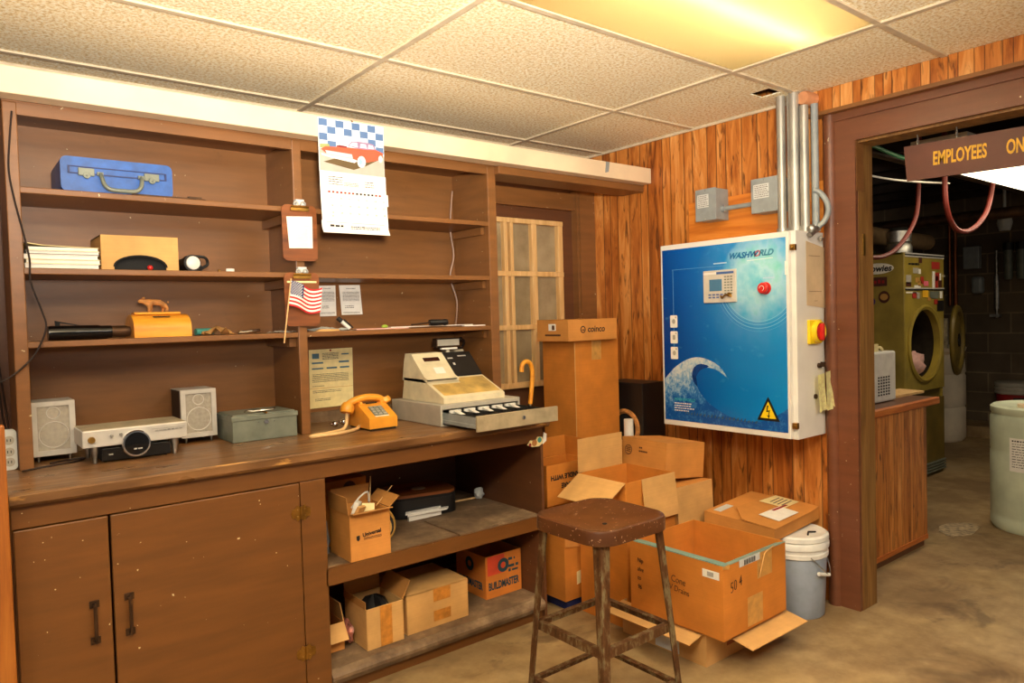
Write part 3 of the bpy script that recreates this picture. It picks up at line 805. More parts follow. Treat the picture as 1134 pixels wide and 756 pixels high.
b = BM(); prism(b, [(2.10, 3.02), (2.23, 3.02), (2.235, 3.07), (2.11, 3.06)], ZS + .0005, ZS + .005, 'z'); solo('envelope', b, M['paper'], 'white envelope at the far right end of the right bay shelf', 'paper')
# ============================================================ cardboard cartons
def carton(label, c, w, d, h, rot=(0, 0, 0), mat='card', flaps={}, closed=False, group=None, inner='card_in', fcut=0, name='cardboard_box', cat='box', flap_mat=None):
    """c = centre of the base; local axes x (width), y (depth), z up; flaps: side -> (length, angle[, a0, a1]); 0 = shut, 90 = straight up, 180 = out flat, 270 = hanging"""
    t = thing(name, label, cat, c, rot, group)
    th = .004
    b = BM()
    box(b, -w/2, w/2, -d/2, d/2, 0, th)
    for s in (-1, 1):
        box(b, s*w/2, s*(w/2 - th), -d/2, d/2, th, h); box(b, -w/2 + th, w/2 - th, s*d/2, s*(d/2 - th), th, h)
    if closed:
        box(b, -w/2, w/2, -d/2, -.0008, h - th, h); box(b, -w/2, w/2, .0008, d/2, h - th, h)
    part('body', b, M[mat], t, local=True, bev=.0015)
    for k, fl in flaps.items():
        L, a = fl[0], R(fl[1]); lo, hi = (fl[2], fl[3]) if len(fl) > 3 else (0, 1)
        b = BM()
        if k in 'FB':
            s = -1 if k == 'F' else 1
            x0, x1 = -w/2 + w*lo + .002, -w/2 + w*hi - .002
            e = Vector((0, s*(d/2 + .001), h + .001)); dv = Vector((0, -s*math.cos(a), math.sin(a)))
            p = [(x0, *(e)[1:]), (x1, *(e)[1:])]; q = e + dv*L
            tp = fcut
            plate(b, [(x0, e.y, e.z), (x1, e.y, e.z), (x1 - tp, q.y, q.z), (x0 + tp, q.y, q.z)], .0035)
        else:
            s = -1 if k == 'L' else 1
            y0, y1 = -d/2 + d*lo + .002, -d/2 + d*hi - .002
            e = Vector((s*(w/2 + .001), 0, h + .001)); dv = Vector((-s*math.cos(a), 0, math.sin(a))); q = e + dv*L
            plate(b, [(e.x, y0, e.z), (e.x, y1, e.z), (q.x, y1 - fcut, q.z), (q.x, y0 + fcut, q.z)], .0035)
        part('flap', b, M[flap_mat or inner], t, local=True)
    t['dims'] = (w, d, h)
    return t

def face_quad(t, side, u0, u1, v0, v1, mat, name='tape', off=.0012, thick=.0008, label=None, skew=0):
    """a thin strip lying on a carton face; u, v are fractions of that face (front: left to right seen from outside)"""
    w, d, h = t['dims']; b = BM()
    def P(u, v):
        if side == 'F': return (-w/2 + w*u, -d/2 - off, h*v)
        if side == 'L': return (-w/2 - off, d/2 - d*u, h*v)
        if side == 'R': return (w/2 + off, -d/2 + d*u, h*v)
        return (-w/2 + w*u, -d/2 + d*v, h + off)
    plate(b, [P(u0, v0), P(u1, v0 + skew), P(u1, v1 + skew), P(u0, v1)], thick)
    return part(name, b, M[mat], t, local=True, label=label)

def face_text(t, side, s, size, u, v, mat='ink_card', name='lettering', flip=False, **kw):
    w, d, h = t['dims']
    if side == 'F': org, xd = (-w/2 + w*u, -d/2 - .0012, h*v), Vector((1, 0, 0))
    elif side == 'L': org, xd = (-w/2 - .0012, d/2 - d*u, h*v), Vector((0, -1, 0))
    else: org, xd = (w/2 + .0012, -d/2 + d*u, h*v), Vector((0, 1, 0))
    up = Vector((0, 0, 1))
    if flip: xd, up = -xd, -up
    return part(name, text_bm(s, size, org, xd, up, **kw), M[mat], t, local=True)

def glyphs(bm, x0, x1, z, y, h, rows=1, seed=1, gap=1.6, mi=0):
    """rows of tiny illegible printed marks facing -y"""
    rnd = random.Random(seed)
    for r_ in range(rows):
        x = x0; zz = z - r_*h*gap
        while x < x1 - h*.3:
            w = min(h*rnd.uniform(.8, 3.2), x1 - x)
            box(bm, x, x + w, y, y + .0006, zz + h*rnd.uniform(0, .15), zz + h*rnd.uniform(.7, 1), mi); x += w + h*.5
# ============================================================ on the counter
def speaker(x0, x1, y, label):
    t = thing('bookshelf_speaker', label, 'speaker', ((x0+x1)/2, y + .07, CT), group='silver bookshelf speakers on the counter')
    b = BM(); box(b, x0 + .0015, x1 - .0015, y + .014, y + .155, .995, 1.187); part('cabinet', b, M['black'], t, bev=.003, label='black cabinet sides')
    b = BM()
    for q in ((x0, x0+.019, .993, 1.19), (x1-.019, x1, .993, 1.19)): box(b, q[0], q[1], y, y+.014, q[2], q[3])
    box(b, x0+.019, x1-.019, y, y+.014, 1.174, 1.19); box(b, x0+.019, x1-.019, y, y+.014, .993, 1.012); box(b, x0, x1, y + .0142, y + .157, 1.188, 1.1905)
    part('bezel', b, M['silver'], t, label='silver front frame')
    b = BM(); box(b, x0+.018, x1-.018, y+.006, y+.016, 1.010, 1.176); part('grille', b, M['grille'], t, label='grey cloth grille')
    cx = (x0+x1)/2
    for cz, r_ in ((1.068, .047), (1.148, .021)):
        b = BM(); tube(b, [(cx + r_*math.cos(2*PI*k/28), y+.0055, cz + r_*math.sin(2*PI*k/28)) for k in range(28)], .0022, 6, closed=True); part('driver_ring', b, M['silver'], t, smooth=True)
    for fx in (x0+.02, x1-.02):
        for fy in (y+.02, y+.135):
            b = BM(); lathe(b, (fx, fy, CT), [(0, 0), (.003, 0), (.006, .024), (0, .024)], 10); part('foot', b, M['steel'], t, smooth=True)
    return t
M['silver'] = plain('silver_plastic', (206, 202, 196), .35, .15, .03)
M['grille'] = plain('speaker_cloth', (168, 160, 148), .85, 0, .05, 90)
speaker(.253, .392, 3.12, 'silver fronted speaker beside the left shelf post, left of the stereo')
speaker(.768, .908, 3.15, 'silver fronted speaker between the stereo and the grey cash box')

st = thing('stereo', 'silver stereo receiver on conical legs standing between the two speakers', 'stereo', (.56, 3.03, CT))
b = BM(); box(b, .385, .734, 2.93, 3.13, 1.030, 1.091); part('body', b, M['silver'], st, bev=.004)
b = BM(); box(b, .389, .73, 2.934, 3.126, 1.0905, 1.0925); part('top_panel', b, M['champagne'], st)
for x in (.425, .692):
    for y in (2.955, 3.105):
        b = BM(); lathe(b, (x, y, CT), [(0, 0), (.007, 0), (.016, .061), (0, .061)], 16); part('leg', b, M['steel'], st, smooth=True)
b = BM(); lathe(b, (.556, 2.932, 1.030), [(.047, 0), (.049, .012), (.046, .017), (.041, .017), (.041, .013), (0, .013)], 36, 0, (0, -1, 0)); dlb = part('dial', b, M['chrome'], st, smooth=True, label='round dial with a chrome rim')
b = BM(); lathe(b, (.556, 2.9185, 1.030), [(.041, 0), (0, .001)], 36, 0, (0, -1, 0)); part('dial_window', b, M['black_gloss'], dlb, label='black round display')
b = BM(); glyphs(b, .546, .574, 1.008, 2.9172, .007, 1, 3); part('lettering', b, M['silver'], dlb)
for x, z_, r_ in ((.414, 1.058, .0125), (.478, 1.066, .006), (.508, 1.068, .006)):
    b = BM(); lathe(b, (x, 2.931, z_), [(r_, 0), (r_*.85, .012), (0, .012)], 18, 0, (0, -1, 0)); part('knob', b, M['brass'] if r_ > .01 else M['steel'], st, smooth=True)
for k in range(7):
    b = BM(); box(b, .622 + k*.014, .632 + k*.014, 2.926, 2.932, 1.066, 1.070); part('button', b, M['steel'], st)
b = BM(); box(b, .61, .725, 2.9285, 2.931, 1.074, 1.0755); part('trim_line', b, M['steel'], st)
tp = thing('disc_player', 'flat black player lying on the counter under the silver stereo', 'player', (.56, 3.02, CT))
b = BM(); box(b, .447, .675, 2.945, 3.10, CT + .003, 1.020); part('body', b, M['black'], tp, bev=.003)
b = BM(); box(b, .447, .675, 2.942, 2.946, CT + .006, 1.018); part('front_panel', b, M['black_gloss'], tp)
b = BM(); box(b, .468, .482, 2.9405, 2.943, .995, 1.0); part('badge', b, M['steel'], tp)
b = BM()
for x in (.46, .66):
    for y in (2.96, 3.08): cyl(b, (x, y, CT), .006, .0035, 10)
part('feet', b, M['black'], tp)
# cable on the counter by the left speaker
b = BM(); tube(b, smooth_path([(.21, 2.965, CT + .004), (.28, 3.0, CT + .004), (.38, 3.04, CT + .004), (.41, 3.08, CT + .006), (.36, 3.09, CT + .004), (.30, 3.06, CT + .004)]), .0035, 6)
solo('speaker_cable', b, M['wire_dark'], 'dark cable lying on the counter below the left speaker', 'cable', smooth=True)
b = BM(); tube(b, smooth_path([(.192, 2.99, 1.95), (.232, 2.985, 2.2), (.222, 2.99, 2.1), (.216, 2.994, 2.0), (.228, 2.994, 1.9), (.246, 2.99, 1.8), (.262, 2.99, 1.7), (.262, 2.985, 1.62), (.29, 2.985, 1.52), (.30, 2.985, 1.46), (.27, 2.985, 1.38), (.23, 2.985, 1.33), (.18, 2.985, 1.29), (.13, 3.0, 1.27)][1:]), .0035, 6)
solo('hanging_cable', b, M['wire_dark'], 'dark cable hanging down the left shelf post and looping over the shelf ends', 'cable', smooth=True)
b = BM()
for k in range(3): tube(b, smooth_path([(.10 + .02*k, 3.44, 1.95), (.14 + .014*k, 3.43, 1.7), (.13 + .022*k, 3.42, 1.45), (.165 + .012*k, 3.40, 1.25), (.16 + .012*k, 3.1, 1.13), (.185, 3.06, 1.11)]), .004, 6)
solo('tangled_cables', b, M['wire_dark'], 'dark tangled cables hanging left of the shelf unit above the power strip', 'cable', smooth=True)
ps = thing('power_strip', 'grey power strip with round sockets standing left of the shelf post', 'power strip', (.182, 3.04, CT))
b = BM(); prism(b, rrect(.046, .14, .014, 4, .180, 1.042), 3.035, 3.065, 'y'); part('casing', b, M['grey_label'], ps, smooth=True)
for z_ in (1.075, 1.035, 1.0):
    b = BM(); cyl(b, (.180, 3.036, z_), .0155, .003, 18, 0, (0, -1, 0)); s_ = part('socket', b, M['greige'], ps)
    b = BM(); box(b, .174, .1765, 3.0315, 3.034, z_-.004, z_+.005); box(b, .1835, .186, 3.0315, 3.034, z_-.004, z_+.005); part('slots', b, M['black'], s_)
# broom handle at the far left
b = BM(); tube(b, [(.105, 2.62, 0.0), (.128, 2.74, 1.24)], .0125, 12); sphere(b, (.128, 2.74, 1.24), .0125, 10); solo('broom_handle', b, M['honey_wood'], 'yellow wooden stick leaning at the far left end of the counter', 'stick', smooth=True)

# grey steel cash box
bx = thing('cash_box', 'grey steel cash box with a wire handle on the counter by the middle post', 'cash box', (1.06, 3.11, CT))
b = BM(); box(b, .924, 1.196, 3.0, 3.21, CT, 1.062); part('body', b, M['cashgrey'], bx, bev=.004)
b = BM(); box(b, .920, 1.200, 2.996, 3.214, 1.058, 1.078); box(b, .93, 1.19, 3.006, 3.204, 1.078, 1.083); ld = part('lid', b, M['cashgrey'], bx, bev=.003)
b = BM(); tube(b, smooth_path([(1.00, 3.08, 1.084), (1.0, 3.05, 1.094), (1.02, 3.035, 1.090), (1.06, 3.03, 1.091), (1.10, 3.035, 1.090), (1.12, 3.05, 1.094), (1.12, 3.08, 1.084)]), .0032, 6); part('wire_handle', b, M['chrome'], ld, smooth=True)
b = BM(); tube(b, [(1.055, 3.05, 1.088), (1.062, 2.99, 1.085)], .005, 6); part('hasp', b, M['brass'], ld, smooth=True)
b = BM(); cyl(b, (1.062, 2.9995, 1.046), .009, .006, 16, 0, (0, -1, 0)); cyl(b, (1.03, 2.9995, 1.046), .0025, .003, 8, 0, (0, -1, 0)); cyl(b, (1.094, 2.9995, 1.046), .0025, .003, 8, 0, (0, -1, 0)); part('lock', b, M['chrome'], bx, smooth=True)

# ochre push-button desk telephone
ph = thing('telephone', 'ochre push-button desk telephone on the counter right of the middle post', 'telephone', (1.53, 2.95, CT))
PX0, PX1 = 1.462, 1.600
b = BM()
prism(b, [(2.852, .980), (2.850, 1.024), (2.858, 1.030), (2.955, 1.078), (2.985, 1.080), (3.02, 1.066), (3.055, 1.01), (3.058, .980)], PX0, PX1, 'x')
part('body', b, M['phone'], ph, bev=.008, smooth=True)
b = BM(); box(b, PX0 + .006, PX1 - .006, 2.858, 3.05, CT + .001, .981); part('base_plate', b, M['black'], ph)
def on_slope(x, t_):            # point on the sloping front, t_ 0..1 upward
    return Vector((x, 2.858 + .097*t_, 1.030 + .048*t_))
nrm = Vector((0, -.048, .097)).normalized()
b = BM(); p0 = on_slope(1.498, .12); 
plate(b, [on_slope(1.497, .10) + nrm*.0012, on_slope(1.565, .10) + nrm*.0012, on_slope(1.565, .80) + nrm*.0012, on_slope(1.497, .80) + nrm*.0012], .001); kp = part('keypad', b, M['cashgrey'], ph)
for r_ in range(4):
    for c_ in range(3):
        a = on_slope(1.5085 + c_*.022, .20 + r_*.17); b = BM()
        m4 = Matrix.Translation(a + nrm*.003) @ Euler((math.atan2(.048, .097), 0, 0)).to_matrix().to_4x4()
        box(b, -.0075, .0075, -.0055, .0055, -.002, .002, 0, 0, m4); part('key', b, M['greige'], kp)
b = BM(); plate(b, [on_slope(1.497, .02) + nrm*.001, on_slope(1.565, .02) + nrm*.001, on_slope(1.565, .08) + nrm*.001, on_slope(1.497, .08) + nrm*.001], .0008); part('number_card', b, M['paper'], ph)
b = BM(); box(b, 1.505, 1.558, 2.962, 2.968, 1.0795, 1.084); part('cradle_slot', b, M['black_matt'], ph)
for x in (1.478, 1.584):
    b = BM(); box(b, x - .008, x + .008, 2.955, 3.02, 1.07, 1.092); part('cradle_prong', b, M['phone'], ph, bev=.005)
hs = thing('handset', 'ochre telephone handset resting on the cradle of the desk telephone', 'handset', (1.52, 2.985, 1.06))
b = BM()
tube(b, smooth_path([(1.425, 2.985, 1.080), (1.45, 2.985, 1.094), (1.49, 2.985, 1.104), (1.53, 2.985, 1.106), (1.575, 2.985, 1.100), (1.605, 2.985, 1.085)], 5), .0165, 12)
lathe(b, (1.428, 2.985, 1.088), [(0, 0), (.022, .0), (.03, .014), (.031, .034), (.027, .044), (0, .046)], 20, 0, (-.35, -.25, -1))
lathe(b, (1.608, 2.985, 1.10), [(0, 0), (.022, .0), (.027, .012), (.027, .022), (.022, .028), (0, .03)], 20, 0, (.3, -.2, -1))
part('grip', b, M['phone'], hs, smooth=True)
b = BM(); tube(b, smooth_path([(1.418, 2.98, 1.045), (1.412, 2.97, 1.02), (1.405, 2.965, .995), (1.385, 2.955, .980), (1.34, 2.93, .978), (1.27, 2.905, .978), (1.22, 2.895, .978), (1.205, 2.88, .978), (1.235, 2.868, .978), (1.31, 2.87, .978), (1.39, 2.895, .978), (1.44, 2.93, .979), (1.462, 2.95, .985)], 8), .0075, 8)
part('coiled_cord', b, M['cord'], hs, smooth=True, label='tan handset cord lying on the counter')
for k, (x, y) in enumerate(((1.415, 3.10), (1.472, 3.13))):
    b = BM(); sphere(b, (x, y, CT + .016), .016, 18); lathe(b, (x - .022, y, CT + .016), [(0, 0), (.006, 0), (.006, .02), (0, .02)], 10, 0, (1, 0, 0))
    solo('chrome_ball', b, M['chrome'], ('chrome ball on the counter beside the cord, left of the telephone', 'chrome ball half hidden behind the telephone')[k], 'ball', group='chrome balls behind the telephone', smooth=True)

# ------------------------------------------------------------ cash register
rg = thing('cash_register', 'beige cash register with its cash drawer standing open on the counter', 'cash register', (1.97, 2.93, CT))
b = BM()
box(b, 1.746, 1.758, 2.72, 3.16, CT + .001, 1.066); box(b, 2.192, 2.204, 2.72, 3.16, CT + .001, 1.066); box(b, 1.758, 2.192, 3.148, 3.16, CT + .001, 1.066)
box(b, 1.758, 2.192, 2.72, 3.148, 1.046, 1.066); box(b, 1.758, 2.192, 2.72, 3.148, CT + .001, .976)
part('drawer_case', b, M['greige'], rg, bev=.003, label='grey beige steel drawer case')
b = BM(); box(b, 1.750, 2.206, 2.448, 2.460, .974, 1.042); dw = part('drawer', b, M['champ'], rg, bev=.003, label='open drawer with a dull metal front')
for xa, xb, xc, xd_ in ((1.772, 1.776, 1.764, 1.772), (2.178, 2.182, 2.182, 2.190)):
    b = BM(); box(b, xa, xb, 2.46, 2.80, .982, 1.030); box(b, xc, xd_, 2.46, 2.80, .985, 1.0); part('drawer_side', b, M['grey_box'], dw)
b = BM(); box(b, 1.776, 2.178, 2.462, 2.80, .983, .990)
for x in (1.778, 1.857, 1.936, 2.015, 2.094, 2.174): box(b, x - .002, x + .002, 2.464, 2.80, .99, 1.032)
for y in (2.466, 2.55, 2.62): box(b, 1.778, 2.176, y - .002, y + .002, .99, 1.030)
part('till_tray', b, M['black'], dw, label='black divided money tray')
for k in range(5):
    x = 1.817 + k*.079; b = BM()
    prism(b, [(2.60, 1.010), (2.64, 1.026), (2.70, 1.040), (2.712, 1.040), (2.712, 1.034), (2.70, 1.034), (2.64, 1.020), (2.60, 1.004)], x - .011, x + .011, 'x')
    box(b, x - .03, x + .03, 2.704, 2.714, 1.022, 1.042)
    part('note_clip', b, M['white_plastic'], dw, label='white note clip')
b = BM(); cyl(b, (2.0, 2.4475, 1.012), .0085, .006, 18, 0, (0, -1, 0)); lk = part('lock', b, M['chrome'], dw, smooth=True)
b = BM(); box(b, 1.9985, 2.0015, 2.4405, 2.4425, 1.007, 1.017); part('keyhole', b, M['black'], lk)
# upper housing
X0, X1, XM = 1.786, 2.136, 1.962
b = BM()
prism(b, [(2.752, 1.067), (2.752, 1.092), (2.762, 1.098), (2.93, 1.170), (3.10, 1.172), (3.125, 1.067)], X0, X1, 'x')
part('keyboard_base', b, M['beige'], rg, bev=.005, smooth=True)
b = BM()
prism(b, [(2.885, 1.155), (2.885, 1.172), (2.915, 1.182), (3.03, 1.288), (3.085, 1.290), (3.10, 1.25), (3.118, 1.16)], X0, XM, 'x')
pr = part('printer_housing', b, M['beige'], rg, bev=.006, smooth=True)
b = BM(); box(b, X0 - .001, XM - .018, 2.875, 2.889, 1.1655, 1.1695); part('receipt_slot', b, M['black'], pr)
def on_print(x, t_): return Vector((x, 2.915 + .115*t_, 1.182 + .106*t_))
np_ = Vector((0, -.106, .115)).normalized()
b = BM(); plate(b, [on_print(1.862, .10) + np_*.0015, on_print(1.918, .10) + np_*.0015, on_print(1.918, .36) + np_*.0015, on_print(1.862, .36) + np_*.0015], .002); part('receipt_window', b, M['paper'], pr)
b = BM(); plate(b, [on_print(1.835, .64) + np_*.0015, on_print(1.925, .64) + np_*.0015, on_print(1.925, .80) + np_*.0015, on_print(1.835, .80) + np_*.0015], .002); part('journal_window', b, M['darkwin'], pr)
b = BM()
prism(b, [(2.935, 1.160), (2.935, 1.178), (3.04, 1.284), (3.09, 1.284), (3.118, 1.16)], XM + .0005, X1, 'x')
ds = part('display_housing', b, M['black'], rg, bev=.004, smooth=True, label='black sloping display')
def on_disp(x, t_): return Vector((x, 2.935 + .105*t_, 1.178 + .106*t_))
nd = Vector((0, -.106, .105)).normalized()
bb = BM()
for q, t0, x0, x1 in ((0, .80, 2.05, 2.10), (1, .72, 1.985, 2.015)):
    plate(bb, [on_disp(x0, t0) + nd*.001, on_disp(x1, t0) + nd*.001, on_disp(x1, t0 + .05) + nd*.001, on_disp(x0, t0 + .05) + nd*.001], .0006)
part('lettering', bb, M['silver'], ds)
b = BM(); plate(b, [on_disp(2.0, .44) + nd*.001, on_disp(2.012, .44) + nd*.001, on_disp(2.012, .54) + nd*.001, on_disp(2.0, .54) + nd*.001], .0008); part('key_switch', b, M['silver'], ds)
def on_key(x, t_): return Vector((x, 2.762 + .168*t_, 1.098 + .072*t_))
nk = Vector((0, -.072, .168)).normalized()
b = BM(); plate(b, [on_key(X0 + .018, .06) + nk*.0015, on_key(X1 - .012, .06) + nk*.0015, on_key(X1 - .012, .92) + nk*.0015, on_key(XM + .004, .92) + nk*.0015, on_key(XM + .004, .66) + nk*.0015, on_key(X0 + .018, .66) + nk*.0015], .002)
part('keyboard_cover', b, M['beige_old'], rg, label='yellowed rubber keyboard cover')
b = BM(); tube(b, [(2.045, 3.10, 1.27), (2.045, 3.105, 1.315)], .012, 12); part('display_pole', b, M['beige'], rg, smooth=True)
b = BM(); box(b, 1.968, 2.112, 3.085, 3.125, 1.306, 1.356); cd = part('customer_display', b, M['iron'], rg, bev=.006)
b = BM(); box(b, 1.975, 2.105, 3.0825, 3.0855, 1.318, 1.350); part('display_window', b, M['greige'], cd)
b = BM(); box(b, 1.998, 2.09, 3.078, 3.10, 1.299, 1.307); part('lower_trim', b, M['paper'], cd)
b = BM(); box(b, 2.155, 2.215, 3.20, 3.33, 1.19, 1.29); solo('adapter_box', b, M['beige'], 'beige box fixed behind the cash register on the shelf back', 'box', bev=.005)
b = BM(); tube(b, smooth_path([(2.12, 3.15, 1.33), (2.17, 3.17, 1.345), (2.21, 3.19, 1.33), (2.215, 3.22, 1.30), (2.17, 3.2, 1.30), (2.13, 3.17, 1.32), (2.16, 3.15, 1.35), (2.20, 3.2, 1.34)]), .007, 6)
solo('coiled_cable', b, M['wire_dark'], 'dark coiled cable behind the small customer display', 'cable', smooth=True)
# label stuck at the counter end
b = BM(); prism(b, [(2.14, .852), (2.16, .872), (2.19, .866), (2.205, .884), (2.232, .880), (2.238, .852), (2.21, .838), (2.17, .84)], 2.594, 2.5985, 'y')
sk = solo('torn_sticker', b, M['ivory'], 'torn picture sticker on the cabinet apron under the cash drawer', 'sticker')
for (x, z_, r_, m_) in ((2.183, .858, .016, 'bear'), (2.215, .868, .013, 'teal'), (2.156, .852, .008, 'darkred')):
    b = BM(); cyl(b, (x, 2.594, z_), r_, .0006, 12, 0, (0, -1, 0)); part('printed_spot', b, M[m_], sk)
b = BM(); plate(b, [(2.232, 2.592, .845), (2.252, 2.588, .86), (2.255, 2.588, .893), (2.24, 2.592, .902)], .001); part('curled_corner', b, M['paper'], sk)
# umbrella
um = thing('umbrella', 'umbrella with a curved yellow cane handle standing behind the open drawer', 'umbrella', (2.44, 2.99, 0))
b = BM(); tube(b, smooth_path([(2.502, 3.0, .98), (2.514, 3.0, 1.06), (2.521, 3.0, 1.14), (2.516, 3.0, 1.185), (2.498, 3.0, 1.208), (2.472, 3.0, 1.21), (2.452, 3.0, 1.192), (2.447, 3.0, 1.158)], 6), .0125, 12); part('handle', b, M['honey_wood'], um, smooth=True)
b = BM(); tube(b, [(2.44, 2.99, .012), (2.502, 3.0, .985)], .006, 8); part('shaft', b, M['steel'], um, smooth=True)
b = BM(); tube(b, [(2.446, 2.991, .10), (2.46, 2.993, .30), (2.478, 2.996, .62), (2.494, 2.999, .88)], .014, 14, r2=.03); part('canopy', b, M['black_matt'], um, smooth=True)
# ============================================================ hanging papers, clipboards, flag
cal = thing('wall_calendar', 'wall calendar with a red car picture and checkered flags hanging from the cream beam', 'calendar', (1.445, 2.895, 1.83))
CX0, CX1 = 1.292, 1.600
def cpt(p, off):
    u = (p[0] - 90) / 665; v = (p[1] - 85 - .12*(p[0] - 90)) / 572
    return (CX0 + u*(CX1 - CX0), 2.893 - off, 2.317 - v*.222)
b = BM(); box(b, CX0, CX1, 2.893, 2.8975, 2.092, 2.318); pg = part('picture_page', b, M['paper'], cal)
def pic(name, polys, mat, off):
    b = BM()
    for q in polys: plate(b, [cpt(p, off) for p in q][::-1], .0003)
    return part(name, b, mat, pg, label=None)
def ell(cx, cy, rx, ry, n=20): return [(cx + rx*math.cos(2*PI*k/n), cy + ry*math.sin(2*PI*k/n)) for k in range(n)]
CM = lambda n, c: plain('print_' + n, c, .5, 0, .03)
pic('printed_sky', [[(95, 88), (758, 168), (755, 520), (95, 440)]], CM('sky', (206, 220, 232)), .0004)
sq = []
for r_ in range(4):
    for c_ in range(8):
        if (r_ + c_) % 2 == 0 and not (r_ > 1 and 1 < c_ < 6):
            x0 = 95 + c_*82; y0 = 92 + r_*78 + .12*(x0 - 90); sq.append([(x0, y0), (x0 + 82, y0 + 10), (x0 + 82, y0 + 84), (x0, y0 + 76)])
pic('printed_checkers', sq, CM('checker', (86, 116, 160)), .0008)
pic('printed_ground', [[(95, 420), (300, 440), (755, 500), (750, 738), (95, 656)]], CM('ground', (176, 170, 158)), .0009)
pic('printed_grass', [[(100, 370), (190, 372), (200, 410), (100, 415)]], CM('grass', (150, 160, 100)), .0012)
pic('printed_shadow', [[(130, 565), (240, 530), (470, 560), (690, 545), (560, 612), (430, 655)]], CM('shade', (96, 76, 44)), .0012)
pic('printed_car_body', [[(108, 425), (150, 400), (265, 402), (370, 405), (560, 425), (665, 428), (742, 465), (742, 522), (690, 545), (560, 570), (430, 545), (420, 505), (150, 470)]], CM('car', (232, 88, 60)), .0015)
pic('printed_cabin', [[(378, 388), (415, 342), (480, 338), (590, 352), (645, 370), (668, 428), (560, 428), (475, 416)]], CM('roof', (150, 120, 150)), .0018)
pic('printed_windows', [[(392, 385), (424, 352), (470, 352), (480, 405)], [(500, 405), (510, 362), (560, 368), (575, 415)], [(585, 415), (590, 372), (635, 382), (650, 420)]], CM('window', (206, 222, 236)), .0021)
pic('printed_grille', [[(150, 440), (415, 482), (425, 530), (165, 480)]], CM('grille', (176, 190, 198)), .0018)
pic('printed_bumper', [[(108, 470), (160, 488), (440, 540), (468, 556), (440, 578), (210, 522), (115, 492)]], CM('bumper', (240, 240, 240)), .0021)
pic('printed_scoop', [[(262, 390), (290, 382), (366, 394), (366, 412), (266, 402)]], CM('scoop', (120, 30, 34)), .0018)
pic('printed_wheel', [ell(512, 566, 44, 66), ell(714, 532, 22, 40)], CM('tyre', (226, 224, 220)), .0021)
pic('printed_hub', [ell(500, 564, 20, 36)], CM('hub', (150, 196, 206)), .0024)
# date page, its lower edge curling forward
b = BM(); n = 10; prof = []
for k in range(n + 1):
    t_ = k / n; prof.append((2.893 - .012*math.sin(t_*PI*.5)**3 - (.014 if k == n else 0), 2.094 - t_*.262))
for k in range(n):
    (y0, z0), (y1, z1) = prof[k], prof[k+1]
    xr = CX1 + (.012 if 2 < k < 5 else .004); xl = CX0 - (.003 if k > 7 else 0)
    plate(b, [(xl, y0, z0), (xl, y1, z1), (xr, y1, z1), (xr, y0, z0)], .0012)
dp = part('date_page', b, M['paper'], cal)
def py(z):
    t_ = (2.094 - z)/.262; return 2.8915 - .012*math.sin(max(0, min(1, t_))*PI*.5)**3
b = BM()
nums = [['9','10','11','12','13','14','15'], ['16','17','18','19','20','21','22'], ['23','24','25','26','27','28','29']]
for r_, row in enumerate(nums):
    for c_, s_ in enumerate(row):
        z_ = 1.978 - r_*.031; text_bm(s_, .0105, (1.335 + c_*.041, py(z_) - .001, z_), (1, 0, 0), (0, 0, 1), bm=b)
text_bm('30', .009, (1.335, py(1.90) - .0015, 1.902), (1, 0, 0), (0, 0, 1), bm=b)
part('date_numbers', b, M['ink_soft'], dp)
b = BM()
for k in range(14): box(b, 1.325 + k*.0185, 1.335 + k*.0185, py(2.01) - .0012, py(2.01) - .0006, 2.004, 2.012, 0 if (k < 7 or k > 11) else 1)
part('day_heading', b, [M['darkred'], M['ink']], dp)
b = BM(); glyphs(b, 1.33, 1.395, 2.07, py(2.06) - .0008, .005, 4, 4, 2.0); glyphs(b, 1.40, 1.47, 2.05, py(2.05) - .0008, .003, 3, 6, 2.0); glyphs(b, 1.50, 1.545, 2.06, py(2.05) - .0008, .005, 3, 8, 2.0); part('small_print', b, M['ink_soft'], dp)
b = BM(); box(b, 1.31, 1.585, py(1.878) - .001, py(1.878) - .0005, 1.8775, 1.8785); glyphs(b, 1.325, 1.39, 1.858, py(1.855) - .0012, .010, 1, 11); glyphs(b, 1.42, 1.56, 1.860, py(1.855) - .0012, .005, 2, 12); part('sponsor_print', b, M['ink'], dp)
b = BM(); tube(b, [(1.446, 2.898, 2.322), (1.446, 2.885, 2.318)], .004, 8); part('pin', b, M['chrome'], cal)

